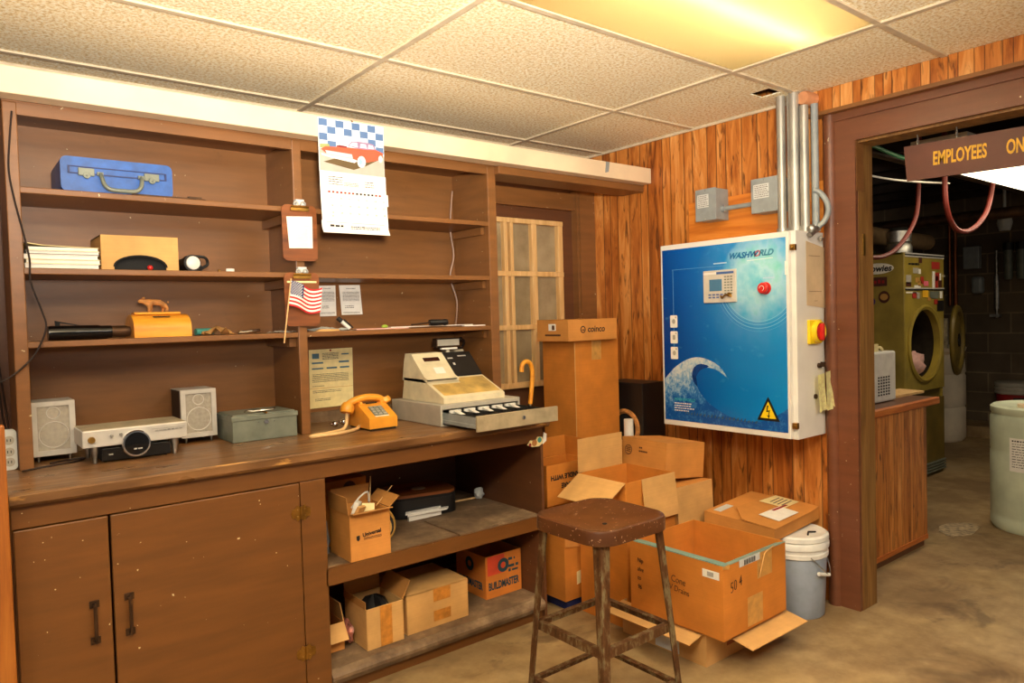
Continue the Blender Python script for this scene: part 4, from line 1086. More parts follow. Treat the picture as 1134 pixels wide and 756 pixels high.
def clipboard(z0, z1, label, paper):
    t = thing('clipboard', label, 'clipboard', (1.23, 2.985, z0), group='clipboards hanging on the middle post')
    b = BM(); prism(b, rrect(.154, z1 - z0, .024, 5, 1.23, (z0+z1)/2), 2.976, 2.982, 'y'); bd = part('board', b, M['clip_wood'], t)
    b = BM(); prism(b, [(1.192, z1 - .026), (1.268, z1 - .026), (1.272, z1 - .018), (1.255, z1 - .004), (1.205, z1 - .004), (1.188, z1 - .018)], 2.966, 2.977, 'y')
    tube(b, [(1.192, 2.966, z1 - .008), (1.268, 2.966, z1 - .008)], .005, 8)
    cl = part('spring_clip', b, M['brass'], t, bev=.001, smooth=True, label='worn metal spring clip')
    for x in (1.214, 1.246):
        b = BM(); lathe(b, (x, 2.970, z1 + .004), [(.006, -.003), (.012, -.003), (.012, .003), (.006, .003), (.006, -.003)], 16, 0, (0, 1, 0)); part('clip_ring', b, M['steel'], cl, smooth=True)
    if paper:
        b = BM(); plate(b, [(1.172, 2.973, z1 - .052), (1.180, 2.973, z0 + .052), (1.284, 2.973, z0 + .055), (1.286, 2.973, z1 - .046)], .001); pp = part('sheet', b, M['paper'], t)
        b = BM(); glyphs(b, 1.185, 1.27, z1 - .09, 2.9722, .0022, 1, 2); glyphs(b, 1.21, 1.262, z1 - .105, 2.9722, .002, 16, 5, 2.6); part('small_print', b, M['grey_label'], pp)
    else:
        b = BM(); box(b, 1.165, 1.295, 2.9735, 2.9765, z1 - .044, z1 - .036); part('paper_stub', b, M['ivory'], t)
    b = BM(); box(b, 1.217, 1.253, 2.975, 2.9995, z1 + .001, z1 + .024); part('hanging_tab', b, M['grey_label'], t)
    return t
clipboard(1.718, 1.955, 'hardboard clipboard with a white sheet hanging on the middle post', True)
clipboard(1.440, 1.668, 'bare hardboard clipboard behind the small flag on the middle post', False)

fg = thing('hand_flag', 'small stars and stripes flag on a wooden stick in front of the lower clipboard', 'flag', (1.15, 2.945, 1.37))
b = BM(); tube(b, [(1.131, 2.945, 1.371), (1.174, 2.952, 1.64)], .003, 8); part('stick', b, M['light_wood'], fg, smooth=True)
NU, NV = 24, 13
def fp(u, v, off=0):
    x = 1.172 + .136*u - .013*v; z_ = 1.633 - .105*v - .030*u - .012*math.sin(u*PI) * (1 if v < 2 else 1) + .006*math.sin(u*2*PI)
    y = 2.950 - .010*math.sin(u*2.2*PI) - off
    return (x, y, z_)
b = BM()
for j in range(NV):
    for i in range(NU):
        canton = i < 10 and j < 7
        f_ = poly(b, [fp(i/NU, j/NV), fp(i/NU, (j+1)/NV), fp((i+1)/NU, (j+1)/NV), fp((i+1)/NU, j/NV)], 2 if canton else (0 if j % 2 == 0 else 1))
bmesh.ops.remove_doubles(b, verts=b.verts, dist=1e-5)
part('cloth', b, [M['flag_red'], M['paper'], M['flag_blue']], fg, smooth=True)
b = BM()
for r_ in range(9):
    for c_ in range(6 if r_ % 2 == 0 else 5):
        u = (.022 + .065*c_ + (0 if r_ % 2 == 0 else .033)) ; v = (.04 + .058*r_)
        c0 = Vector(fp(u, v, .0008)); pts_ = []
        for k in range(10):
            r2_ = .0036 if k % 2 == 0 else .0015; a_ = PI/2 + PI*k/5; pts_.append(c0 + Vector((r2_*math.cos(a_), 0, r2_*math.sin(a_))))
        poly(b, pts_)
part('stars', b, M['paper'], fg)

def sheet(name, label, x0, x1, z0, z1, y, mat, tilt=0, cat='paper', group=None):
    t = thing(name, label, cat, ((x0+x1)/2, y, z0), group=group)
    b = BM(); dxx = tilt
    plate(b, [(x0 + dxx, y, z1), (x0, y, z0), (x1, y, z0 + .001), (x1 + dxx, y, z1 + .002)], .001); part('sheet', b, M[mat], t)
    return t
r1 = sheet('price_list', 'white printed slip behind the flag, left of the other slip on the back panel', 1.455, 1.548, 1.483, 1.632, 3.331, 'paper', group='printed slips on the shelf back')
r2 = sheet('price_list', 'white printed slip pinned right of the other slip on the back panel', 1.577, 1.690, 1.488, 1.635, 3.331, 'paper', -.010, group='printed slips on the shelf back')
for t, x0, x1 in ((r1, 1.465, 1.54), (r2, 1.585, 1.675)):
    b = BM(); glyphs(b, x0 + .02, x1 - .02, 1.617, 3.3295, .004, 1, 3); glyphs(b, x0, x1, 1.600, 3.3295, .0028, 8, 6, 2.2); glyphs(b, x0 + .01, x1 - .03, 1.53, 3.3295, .004, 2, 8, 2.0); glyphs(b, x0, x1, 1.50, 3.3295, .0022, 2, 9, 2)
    part('small_print', b, M['ink_soft'], t)
ct = sheet('certificate', 'ivory printed certificate with blue headings pinned above the telephone', 1.394, 1.622, 1.038, 1.322, 3.329, 'ivory', .004)
b = BM(); box(b, 1.413, 1.448, 3.327, 3.3275, 1.278, 1.303); box(b, 1.41, 1.468, 3.327, 3.3275, 1.253, 1.261); box(b, 1.55, 1.605, 3.327, 3.3275, 1.253, 1.262); box(b, 1.41, 1.468, 3.327, 3.3275, 1.226, 1.233); box(b, 1.485, 1.54, 3.327, 3.3275, 1.226, 1.234); box(b, 1.555, 1.605, 3.327, 3.3275, 1.226, 1.234); box(b, 1.565, 1.605, 3.327, 3.3275, 1.292, 1.298)
part('blue_headings', b, M['certblue'], ct)
b = BM(); glyphs(b, 1.465, 1.55, 1.30, 3.327, .004, 5, 2, 1.7); glyphs(b, 1.41, 1.60, 1.20, 3.327, .003, 6, 3, 2.4); glyphs(b, 1.41, 1.47, 1.143, 3.327, .003, 1, 4); glyphs(b, 1.41, 1.56, 1.12, 3.327, .003, 2, 5, 2.5); glyphs(b, 1.42, 1.50, 1.08, 3.327, .003, 2, 7, 2.4)
part('small_print', b, M['ink_soft'], ct)
b = BM(); box(b, 1.395, 1.621, 3.3265, 3.328, 1.133, 1.1345); part('fold_line', b, M['card_pale'], ct)
b = BM(); sphere(b, (1.507, 3.325, 1.316), .005, 10); part('pin', b, M['darkred'], ct, smooth=True)

# ============================================================ boxes in the open bay
bU = carton('open cardboard box with a shield logo full of odds and ends on the middle shelf', (1.325, 2.70, .505), .178, .185, .187, mat='card', flaps={'B': (.075, 78), 'R': (.06, 140), 'L': (.07, 95), 'F': (.03, 170)})
part('lettering', text_bm('Universal', .022, (-.178/2 + .178*.30, -.0925 - .0012, .187*.49), (1, 0, .08), (-.08, 0, 1), bold=.0006), M['ink'], bU, local=True)
b = BM(); plate(b, [(-.062, -.0937, .100), (-.062, -.0937, .085), (-.055, -.0937, .078), (-.048, -.0937, .085), (-.048, -.0937, .101)], .0008); part('shield_logo', b, M['ink'], bU, local=True)
b = BM(); glyphs(b, -.03, .05, .085, -.0938, .003, 2, 4, 1.8); part('small_print', b, M['ink_card'], bU, local=True)
def lump(label, c, sx, sy, sz, mat, seed, name, cat):
    b = BM(); sphere(b, (0, 0, 0), 1, 14); rnd = random.Random(seed)
    for v in b.verts:
        k = 1 + rnd.uniform(-.22, .22); v.co = Vector((v.co.x*sx*k, v.co.y*sy*k, max(v.co.z, -.85)*sz*k))
    mn = min(v.co.z for v in b.verts); bmesh.ops.translate(b, vec=(c[0], c[1], c[2] - mn), verts=b.verts)
    return solo(name, b, M[mat], label, cat, smooth=True)
z0 = .508
lump('dark tangle of parts filling the open box with the shield logo', (1.325, 2.70, z0), .075, .078, .075, 'iron', 5, 'parts_heap', 'parts')['kind'] = 'stuff'
for k, (x, y, z_, rx, rz, w, d, h, m) in enumerate(((1.275, 2.635, .665, .5, .5, .045, .012, .06, 'card_pale'), (1.335, 2.65, .665, -.25, -.3, .05, .03, .05, 'ivory'), (1.30, 2.70, .66, .3, .9, .05, .02, .06, 'paper'))):
    b = BM(); box(b, -w/2, w/2, -d/2, d/2, 0, h, 0, 0, Matrix.Translation((x, y, z_)) @ Euler((rx, .1, rz)).to_matrix().to_4x4())
    solo('small_carton', b, M[m], ('small tan carton sticking out at the left front of the shield logo box', 'small ivory carton sticking out in the middle of the shield logo box', 'small white carton deep inside the shield logo box')[k], 'carton', group='small cartons in the shield logo box')
b = BM(); tube(b, [(1.39, 2.68, .69), (1.50, 2.74, .745)], .0022, 6); solo('wooden_skewer', b, M['light_wood'], 'pale thin stick slanting right out of the shield logo box', 'stick')
b = BM(); tube(b, [(1.388, 2.73, .67), (1.405, 2.75, .80)], .0018, 6); solo('wire_end', b, M['light_wood'], 'pale thin wire standing up out of the shield logo box', 'wire')
b = BM(); tube(b, smooth_path([(1.30, 2.72, .69), (1.33, 2.70, .735), (1.37, 2.71, .745), (1.385, 2.73, .70)]), .004, 6); solo('white_cable', b, M['white_plastic'], 'white looped cable on top of the shield logo box', 'cable', smooth=True)
bB = carton('closed orange box standing behind the shield logo box on the middle shelf', (1.34, 2.94, .505), .20, .16, .275, mat='card_orange', closed=True)
b = BM(); lathe(b, (.02, -.0815, .235), [(.03, 0), (.024, .0008), (0, .001)], 20, 0, (0, -1, 0)); part('printed_emblem', b, M['ink_card'], bB, local=True)
lump('grey cloth bundle squeezed left of the shield logo box', (1.178, 2.78, .505), .03, .09, .085, 'blue_grey', 8, 'cloth_bundle', 'cloth')
b = BM(); R0 = .055
for k in range(3): tube(b, [(1.475 + (R0 - k*.014)*math.cos(a), 2.79 - .008*k + .02*math.sin(a), .508 + .066 + (R0 - k*.014 + .006)*math.sin(a)) for a in [2*PI*q/24 for q in range(24)]], .008, 6, k % 2, closed=True)
cylm = [M['strap_yellow'], M['black']]
solo('strap_coil', b, cylm, 'coiled yellow and black strap standing right of the shield logo box', 'strap', smooth=True)
bg = thing('zip_case', 'black zip case with a tan rounded lid lying at the back of the middle shelf', 'case', (1.84, 3.10, .505), (0, 0, R(-12)))
b = BM(); prism(b, rrect(.34, .25, .06, 6), 0.001, .085, 'z'); part('body', b, M['black'], bg, local=True, bev=.01, smooth=True)
b = BM(); prism(b, rrect(.335, .245, .06, 6), .098, .112, 'z'); lid = part('lid', b, M['clip_wood'], bg, local=True, bev=.004, smooth=True, label='tan lid')
b = BM(); prism(b, rrect(.338, .248, .06, 6), .085, .098, 'z'); part('zip_band', b, M['black_matt'], bg, local=True)
b = BM(); prism(b, rrect(.07, .06, .028, 6, .0, -.01), .1121, .1135, 'z'); part('emblem', b, M['greige'], lid, local=True)
b = BM(); prism(b, [(1.69, 2.945), (1.90, 2.93), (1.93, 2.96), (1.71, 2.975)], .53, .538, 'z'); prism(b, [(1.68, 2.948), (1.86, 2.934), (1.89, 2.968), (1.70, 2.98)], .539, .546, 'z'); box(b, 1.70, 1.88, 2.95, 2.964, .506, .53)
solo('paper_bundle', b, M['paper'], 'white papers tucked under the front of the black zip case', 'paper')
b = BM(); tube(b, [(2.03, 3.09, .512), (2.18, 3.08, .512)], .0055, 8); solo('white_rod', b, M['light_wood'], 'pale rod lying at the back right of the middle shelf', 'rod')
lump('crumpled white tissue at the end of the pale rod', (2.19, 3.065, .506), .03, .02, .03, 'grey_label', 21, 'tissue', 'tissue')

bO = carton('open cardboard box with black parts on the bottom shelf, second from the left', (1.408, 2.765, .105), .172, .20, .170, mat='card_pale', flaps={'B': (.085, 95), 'R': (.08, 118), 'L': (.03, 88)})
face_quad(bO, 'F', .36, .68, .01, .99, 'tape_dark')
lump('black plastic parts inside the open box on the bottom shelf', (1.408, 2.765, .11), .07, .085, .085, 'black', 4, 'black_parts', 'parts')['kind'] = 'stuff'
bT = carton('closed cardboard box with two tape patches, largest on the bottom shelf', (1.678, 2.83, .105), .318, .30, .168, mat='card_pale', closed=True, flap_mat='card_pale')
face_quad(bT, 'F', .42, .70, .66, .995, 'tape_dark'); face_quad(bT, 'F', .42, .70, .14, .42, 'tape_dark')
b = BM(); plate(b, [(-.155, -.151, .172), (.157, -.151, .172), (.157, .02, .174), (-.10, .04, .176)], .002); part('bowed_flap', b, M['card_pale'], bT, local=True)
bM = carton('orange printed parts box with dark blue lettering at the right end of the bottom shelf', (2.110, 2.89, .105), .218, .25, .205, mat='orange_box', inner='card_in', flaps={'B': (.06, 20)})
face_quad(bM, 'F', .05, .52, .54, .99, 'redprint', 'red_panel')
def ring_on(t, side, u, v, r_, mat):
    w, d, h = t['dims']; b = BM()
    c = (-w/2 + w*u, -d/2 - .0022, h*v) if side == 'F' else (-w/2 - .0022, d/2 - d*u, h*v)
    ax = (0, -1, 0) if side == 'F' else (-1, 0, 0)
    lathe(b, c, [(r_*.45, 0), (r_, 0), (r_, .0008), (r_*.45, .0008), (r_*.45, 0)], 24, 0, ax); part('ring_logo', b, M[mat], t, local=True)
ring_on(bM, 'F', .48, .72, .034, 'tealprint'); ring_on(bM, 'L', .48, .72, .034, 'tealprint')
part('lettering', text_bm('BUILDMASTER', .052, (-.218/2 + .218*.06, -.1265, .205*.20), (1, 0, 0), (0, 0, 1), bold=.0014, sx=.56), M['tealprint'], bM, local=True)
part('lettering', text_bm('BUILDMASTER', .05, (-.109 - .0012, .125 - .25*.1, .205*.20), (0, -1, 0), (0, 0, 1), bold=.0014, sx=.62), M['tealprint'], bM, local=True)
b = BM(); glyphs(b, .028, .07, .16, -.1262, .018, 1, 3); glyphs(b, .028, .09, .125, -.1262, .016, 2, 5, 1.3); part('small_print', b, M['tealprint'], bM, local=True)
bL = carton('small open box half hidden behind the stile at the left end of the bottom shelf', (1.203, 2.85, .105), .12, .20, .115, mat='card', flaps={'F': (.075, 235), 'R': (.08, 80)}, inner='card_pale')
lump('reddish wrapped packet beside the small open box on the bottom shelf', (1.293, 2.79, .106), .018, .05, .05, 'wrap_red', 14, 'packet', 'packet')
# ============================================================ car-wash control cabinet on the panelled wall
b = BM(); box(b, 3.40, WX - .0005, 1.80, 2.612, 1.80, 2.075); solo('plywood_board', b, M['ply'], 'orange plywood board on the panelled wall behind the grey junction boxes', 'board')
XD, k9 = 3.12, 3.12 / 3.165                      # door face; artwork positions were read at 3.165
BY0, BY1, BZ0, BZ1 = 1.812, 2.592, .838, 1.822
ec = thing('control_cabinet', 'white wall mounted control cabinet with a blue wave picture door', 'cabinet', (WX, 2.2, BZ0))
b = BM(); box(b, 3.147, 3.40, BY0, BY1, BZ0, BZ1); box(b, 3.40, WX - .001, BY0 + .05, BY0 + .12, BZ0 - .0, BZ0 + .05); box(b, 3.40, WX - .001, BY1 - .12, BY1 - .05, BZ0, BZ0 + .05)
part('enclosure', b, M['white'], ec, bev=.003)
b = BM(); box(b, XD, 3.1465, BY0 + .022, BY1, BZ0 + .004, BZ1 - .004); dr_ = part('door', b, M['white'], ec, bev=.003)
def aw(y, z): return (y*k9, 1.45 + (z - 1.45)*k9)
AY1, AZ1 = aw(2.617, 1.797); AY0, AZ0 = aw(1.873, .862)
def art(s, t_, off=.001): return (XD - off, AY1 + (AY0 - AY1)*s, AZ0 + (AZ1 - AZ0)*t_)
b = BM(); uv = b.loops.layers.uv.new('UVMap')
def artpoly(pts, mi, off):
    vs = [b.verts.new(art(s, t_, off)) for s, t_ in pts]; f_ = b.faces.new(vs); f_.material_index = mi
    for l, (s, t_) in zip(f_.loops, pts): l[uv].uv = (s, t_)
artpoly([(0, 0), (1, 0), (1, 1), (0, 1)], 0, .001)
crest = [(q.x, q.y) for q in smooth_path([(1, .125, 0), (.9, .075, 0), (.8, .045, 0), (.66, .04, 0), (.54, .06, 0), (.43, .10, 0), (.345, .15, 0), (.295, .205, 0), (.285, .26, 0), (.315, .30, 0), (.38, .318, 0), (.47, .305, 0), (.56, .258, 0)], 4)] + [(q.x, q.y) for q in smooth_path([(.555, .262, 0), (.49, .325, 0), (.41, .358, 0), (.31, .375, 0), (.21, .36, 0), (.11, .318, 0), (.04, .27, 0), (0, .235, 0)], 4)]
artpoly([(0, .0), (1, 0)] + crest, 1, .0016)
artpoly([(q.x, q.y) for q in smooth_path([(.298, .205, 0), (.262, .235, 0), (.252, .28, 0), (.275, .32, 0), (.33, .338, 0), (.40, .325, 0), (.325, .302, 0), (.288, .262, 0)], 3)], 2, .0022)
pan = part('artwork', b, [M['art'], M['foam'], M['wave_dark']], dr_, label='blue wave and globe artwork')
b = BM()
for (s0, s1, t_) in ((.09, .62, .88),): box(b, XD - .0022, XD - .0016, art(s1, t_)[1], art(s0, t_)[1], art(0, t_)[2], art(0, t_)[2] + .0018)
box(b, XD - .0022, XD - .0016, art(.098, 0)[1], art(.095, 0)[1], art(0, .36)[2], art(0, .88)[2])
part('printed_line', b, CM('paleline', (92, 160, 214)), pan)
def atext(s, size, sc, tc, mat, shear=.3, bold=.0, sx=1, name='lettering', parent=None):
    return part(name, text_bm(s, size, art(sc, tc, .002), (0, -1, 0), (0, 0, 1), shear=shear, bold=bold, sx=sx), mat, parent or pan)
atext('WASHW', .040, .575, .914, CM('logo_blue', (0, 104, 164)), .35, .0014, 1.02)
atext('O', .040, .768, .916, CM('logo_red', (196, 110, 120)), .35, .0014, 1.02)
atext('RLD', .040, .808, .917, CM('logo_teal', (50, 130, 160)), .35, .0014, 1.02)
atext('WASHWORLD', .021, .085, .118, CM('logo_cyan', (30, 150, 178)), .3, .0006)
b = BM()
for r_, L in enumerate((.11, .10, .13, .09)): 
    rnd = random.Random(r_); x = 0
    while x < L:
        w_ = rnd.uniform(.006, .018); a_ = art(.088 + x/.745, .105 - r_*.014, .002); box(b, a_[0], a_[0] + .0006, a_[1] - w_, a_[1], a_[2] - .005, a_[2]); x += w_ + .004
for k in range(16):
    rnd = random.Random(k + 40); a_ = art(.72 + .012*k, .898 + .0003*k, .002); box(b, a_[0], a_[0] + .0006, a_[1] - .006, a_[1], a_[2] - .003, a_[2])
part('small_print', b, M['paper'], pan)
b = BM()
word = 'Systems for Advanced Solutions'
rnd = random.Random(3); x = .185
while x < .78:
    w_ = rnd.uniform(.010, .022); a_ = art(x, .052 - .020*(x - .2), .0026); hh = rnd.uniform(.012, .02)
    prism(b, [(a_[1], a_[2] - .009), (a_[1] - w_*.6, a_[2] - .009), (a_[1] - w_*.8, a_[2] - .009 + hh), (a_[1] - w_*.25, a_[2] - .009 + hh*.7)], a_[0], a_[0] + .0006, 'x'); x += w_/.735 + .006
part('slogan_print', b, CM('slogan', (20, 70, 110)), pan)
# hazard triangle
b = BM(); tc_ = [aw(1.977, 1.03), aw(2.039, .912), aw(1.916, .912)]
plate(b, [(XD - .003, *q) for q in tc_], .0012); hz = part('hazard_sign', b, M['black'], dr_, label='yellow triangle high voltage sign')
cy = sum(q[0] for q in tc_)/3; cz = sum(q[1] for q in tc_)/3
b = BM(); plate(b, [(XD - .0036, cy + (q[0]-cy)*.70, cz + (q[1]-cz)*.70) for q in tc_], .0006); part('yellow_field', b, M['yellow'], hz)
b = BM(); prism(b, [(cy+.006, cz+.034), (cy+.010, cz+.002), (cy-.004, cz+.006), (cy+.0, cz-.014), (cy+.006, cz-.012), (cy-.003, cz-.028), (cy-.009, cz-.011), (cy-.004, cz-.013), (cy-.010, cz+.013), (cy+.004, cz+.010), (cy-.003, cz+.036)], XD - .0044, XD - .0037, 'x'); part('lightning_bolt', b, M['black'], hz)
# keypad terminal
ky0, kz0 = aw(2.141, 1.498); ky1, kz1 = aw(2.339, 1.665)
b = BM(); box(b, XD - .012, XD - .001, ky0, ky1, kz0, kz1); kt = part('keypad_terminal', b, M['greige_light'], dr_, bev=.003, label='grey operator terminal with screen and keys')
def kq(u, v): return (ky1 + (ky0 - ky1)*u, kz1 + (kz0 - kz1)*v)
def kbox(bm, u0, u1, v0, v1, d0=.0135, d1=.0118, mi=0):
    a_, c_ = kq(u0, v0), kq(u1, v1); box(bm, XD - d0, XD - d1, a_[0], c_[0], a_[1], c_[1], mi)
b = BM(); kbox(b, .20, .58, .28, .64); part('screen', b, CM('lcd', (74, 122, 158)), kt, label='blue grey screen')
b = BM(); kbox(b, .42, .94, .06, .13); kbox(b, .02, .42, .06, .13, mi=1); part('header_strip', b, [CM('hdr', (60, 96, 160)), M['white']], kt)
for r_ in range(7):
    for c_ in range(3):
        b = BM(); kbox(b, .66 + c_*.09, .715 + c_*.09, .20 + r_*.085, .235 + r_*.085, .0145); part('key', b, M['cashgrey'], kt)
for r_ in range(2):
    for c_ in range(4):
        b = BM(); kbox(b, .17 + c_*.12, .25 + c_*.12, .73 + r_*.085, .775 + r_*.085, .0145); part('function_key', b, CM('fkey', (92, 106, 160)), kt)
b = BM(); a_ = kq(.55, .80); c_ = kq(.88, .84); tube(b, smooth_path([(XD - .014, a_[0], a_[1]), (XD - .020, a_[0] - .012, a_[1] - .010), (XD - .020, a_[0] - .03, a_[1] + .004), (XD - .020, c_[0] + .01, c_[1] + .01), (XD - .016, c_[0], c_[1])]), .0045, 8)
lathe(b, (XD - .012, c_[0] + .012, c_[1] + .012), [(0, 0), (.011, 0), (.011, .01), (0, .01)], 14, 0, (-1, 0, 0)); part('keys_in_lock', b, M['brass'], kt, smooth=True, label='small keys hanging in the terminal lock')
ey, ez = aw(1.982, 1.559)
b = BM(); lathe(b, (XD - .001, ey, ez), [(.030, 0), (.028, .004), (.017, .006), (.017, .016), (.026, .018), (.027, .028), (.022, .034), (0, .036)], 28, 0, (-1, 0, 0)); es_ = part('stop_button', b, M['red'], dr_, smooth=True, label='red mushroom stop button')
b = BM(); tube(b, [(XD - .0365, ey + .012*math.cos(a), ez + .012*math.sin(a)) for a in [PI*k/9*1.4 for k in range(10)]], .0014, 6); part('arrow_mark', b, M['paper'], es_)
b = BM(); q0 = aw(1.995, 1.612); q1 = aw(1.935, 1.606); box(b, XD - .0022, XD - .0012, q0[0], q1[0], q0[1], q1[1]); q0 = aw(2.28, 1.703); q1 = aw(2.20, 1.697); box(b, XD - .0022, XD - .0012, q0[0], q1[0], q0[1], q1[1]); part('caption', b, CM('caption', (176, 206, 232)), dr_)
for k, zc in enumerate((1.405, 1.318, 1.232)):
    q = aw(2.545, zc); b = BM(); prism(b, rrect(.048, .066, .006, 3, q[0], q[1]), XD - .0025, XD - .0015, 'x'); ic = part('icon_label', b, M['paper'], dr_, label='white icon label')
    b = BM(); prism(b, ell(q[0], q[1], .011, .013, 12) if k != 1 else rrect(.018, .026, .004, 2, q[0], q[1]), XD - .0032, XD - .0026, 'x'); box(b, XD - .0032, XD - .0026, q[0] - .018, q[0] - .010, q[1] + .017, q[1] + .026); part('icon_mark', b, M['greige'], ic)
# frame post, latches, warning sticker on the door edge
for zc in (1.742, .905):
    b = BM(); box(b, 3.128, 3.15, BY0 - .004, BY0 + .020, zc - .014, zc + .014); cyl(b, (3.126, BY0 + .008, zc), .008, .006, 12, 0, (-1, 0, 0)); part('latch', b, M['brass'], ec, bev=.002, label='worn brass latch')
b = BM(); box(b, XD - .0015, XD - .0004, BY0 + .026, BY0 + .040, 1.615, 1.68); part('edge_label', b, M['paper'], dr_)
# side face (towards the doorway)
YS = BY0
b = BM(); plate(b, [(3.235, YS - .002, 1.775), (3.235, YS - .002, 1.47), (3.405, YS - .002, 1.455), (3.412, YS - .006, 1.745)], .001); shp = part('taped_sheet', b, M['sheet_tan'], ec, label='discoloured paper sheet')
b = BM(); box(b, 3.255, 3.36, YS - .0042, YS - .0032, 1.705, 1.7065); box(b, 3.255, 3.37, YS - .0042, YS - .0032, 1.535, 1.5365); box(b, 3.30, 3.33, YS - .0042, YS - .0032, 1.49, 1.4912); part('printed_line', b, M['ink_card'], shp)
b = BM(); box(b, 3.235, 3.345, YS - .016, YS - .0005, 1.285, 1.400); sw_ = part('switch_plate', b, M['yellow'], ec, bev=.004, label='yellow main switch plate')
b = BM(); lathe(b, (3.30, YS - .016, 1.3425), [(.053, 0), (.051, .018), (.045, .022), (.04, .012), (0, .012)], 30, 0, (0, -1, 0)); part('switch_collar', b, M['yellow'], sw_, smooth=True)
b = BM(); box(b, 3.29, 3.31, YS - .052, YS - .028, 1.302, 1.383, 0, .006); lathe(b, (3.30, YS - .028, 1.3425), [(.037, 0), (.036, .008), (0, .008)], 24, 0, (0, -1, 0)); part('switch_knob', b, M['red'], sw_, smooth=True, label='red rotary switch knob')
b = BM(); cyl(b, (3.335, YS - .0005, 1.178), .012, .014, 16, 0, (0, -1, 0)); box(b, 3.329, 3.341, YS - .034, YS - .014, 1.172, 1.196); tube(b, [(3.335, YS - .03, 1.19), (3.345, YS - .034, 1.15)], .004, 6); part('key_lock', b, M['iron'], ec, smooth=True, label='key in the cabinet lock')
b = BM(); cyl(b, (3.30, YS - .0005, 1.03), .012, .008, 16, 0, (0, -1, 0)); part('lock_plug', b, M['iron'], ec, smooth=True)
# yellow cloth hanging from the key
def cloth(bm, pts, nu=10, nv=8, amp=.006, seed=1):
    a_, b_, c_, d_ = [Vector(p) for p in pts]; g = []
    for i in range(nu + 1):
        row = []
        for j in range(nv + 1):
            u, v = i/nu, j/nv; p = a_.lerp(b_, u).lerp(d_.lerp(c_, u), v); p.y -= amp*(math.sin(u*9 + seed) + .6*math.sin(u*17))*v + .004; row.append(bm.verts.new(p))
        g.append(row)
    fs = [bm.faces.new((g[i][j], g[i+1][j], g[i+1][j+1], g[i][j+1])) for i in range(nu) for j in range(nv)]
    bmesh.ops.solidify(bm, geom=fs, thickness=.003)
ct_ = thing('yellow_rag', 'pale yellow rag hanging from the key on the side of the control cabinet', 'cloth', (3.34, YS - .03, .96))
b = BM(); cloth(b, [(3.285, YS - .020, 1.135), (3.337, YS - .026, 1.142), (3.36, YS - .026, .968), (3.29, YS - .022, .955)], seed=1); part('left_fold', b, M['glove'], ct_, smooth=True)
b = BM(); cloth(b, [(3.335, YS - .034, 1.146), (3.375, YS - .036, 1.152), (3.44, YS - .05, .975), (3.345, YS - .040, .960)], seed=4, amp=.008); part('right_fold', b, M['glove'], ct_, smooth=True)

# ------------------------------------------------------------ junction boxes and conduits
def jbox(y0, y1, z0, z1, label):
    t = thing('junction_box', label, 'junction box', (3.40, (y0+y1)/2, z0), group='grey junction boxes above the control cabinet')
    b = BM(); box(b, 3.288, 3.3995, y0 + .003, y1 - .003, z0 + .003, z1 - .003); part('body', b, M['grey_box'], t, bev=.002)
    b = BM(); box(b, 3.280, 3.288, y0, y1, z0, z1); cv = part('cover', b, M['grey_box'], t, bev=.003)
    b = BM(); box(b, 3.2788, 3.2798, y0 + .045, y1 - .016, z0 + .072, z1 - .030); lb = part('label_plate', b, M['grey_label'], cv)
    b = BM(); rnd = random.Random(int(y0*100))
    for r_ in range(7):
        y = y1 - .022
        while y > y0 + .055:
            w_ = rnd.uniform(.004, .014); box(b, 3.2780, 3.2786, y - w_, y, z1 - .040 - r_*.009, z1 - .037 - r_*.009); y -= w_ + .003
    part('small_print', b, M['ink_soft'], lb)
    for zz in (z0 + .010, z1 - .010):
        b = BM(); sphere(b, (3.279, (y0+y1)/2, zz), .003, 8); part('screw', b, M['steel'], cv)
    return t
jbox(2.343, 2.476, 1.945, 2.117, 'left grey junction box with a white label on the plywood board')
jbox(1.983, 2.130, 1.945, 2.118, 'right grey junction box with a white label beside the conduits')
b = BM(); tube(b, [(3.345, 2.344, 2.005), (3.345, 2.131, 2.005)], .0125, 12); lathe(b, (3.345, 2.344, 2.005), [(0, 0), (.019, 0), (.019, .016), (0, .016)], 12, 0, (0, -1, 0)); lathe(b, (3.345, 2.131, 2.005), [(0, 0), (.019, 0), (.019, .016), (0, .016)], 12, 0, (0, 1, 0)); solo('short_conduit', b, M['grey_box'], 'short grey conduit joining the two grey junction boxes', 'conduit', smooth=True)
for k, (y, x, r_, zt, lb) in enumerate(((1.968, 3.30, .0215, 2.52, 'leftmost of the vertical steel conduits above the control cabinet'), (1.928, 3.315, .0165, 2.52, 'thinner vertical steel conduit, second from the left above the control cabinet'),
        (1.890, 3.285, .0245, 2.52, 'widest vertical steel conduit in the middle of the conduit row'), (1.842, 3.29, .0205, 2.425, 'vertical steel conduit capped by the tan pipe stub near the ceiling'), (1.808, 3.325, .017, 2.43, 'rightmost darker vertical steel conduit beside the door casing'))):
    t = thing('steel_conduit', lb, 'conduit', (x, y, BZ1), group='steel conduits rising from the control cabinet')
    b = BM(); tube(b, [(x, y, BZ1 + .001), (x, y, zt)], r_, 16); part('pipe', b, M['conduit'] if k != 4 else M['grey_box'], t, smooth=True)
    b = BM(); lathe(b, (x, y, BZ1 + .001), [(0, 0), (r_*1.25, 0), (r_*1.25, .03), (0, .03)], 12); part('coupling', b, M['conduit'], t, smooth=True)
b = BM(); lathe(b, (3.285, 1.845, 2.462), [(0, 0), (.030, 0), (.034, .02), (.034, .11), (0, .11)], 20, 0, (1, -.1, .0)); solo('pipe_stub', b, M['pipe_tan'], 'tan round pipe stub under the ceiling above the conduits', 'pipe', smooth=True)
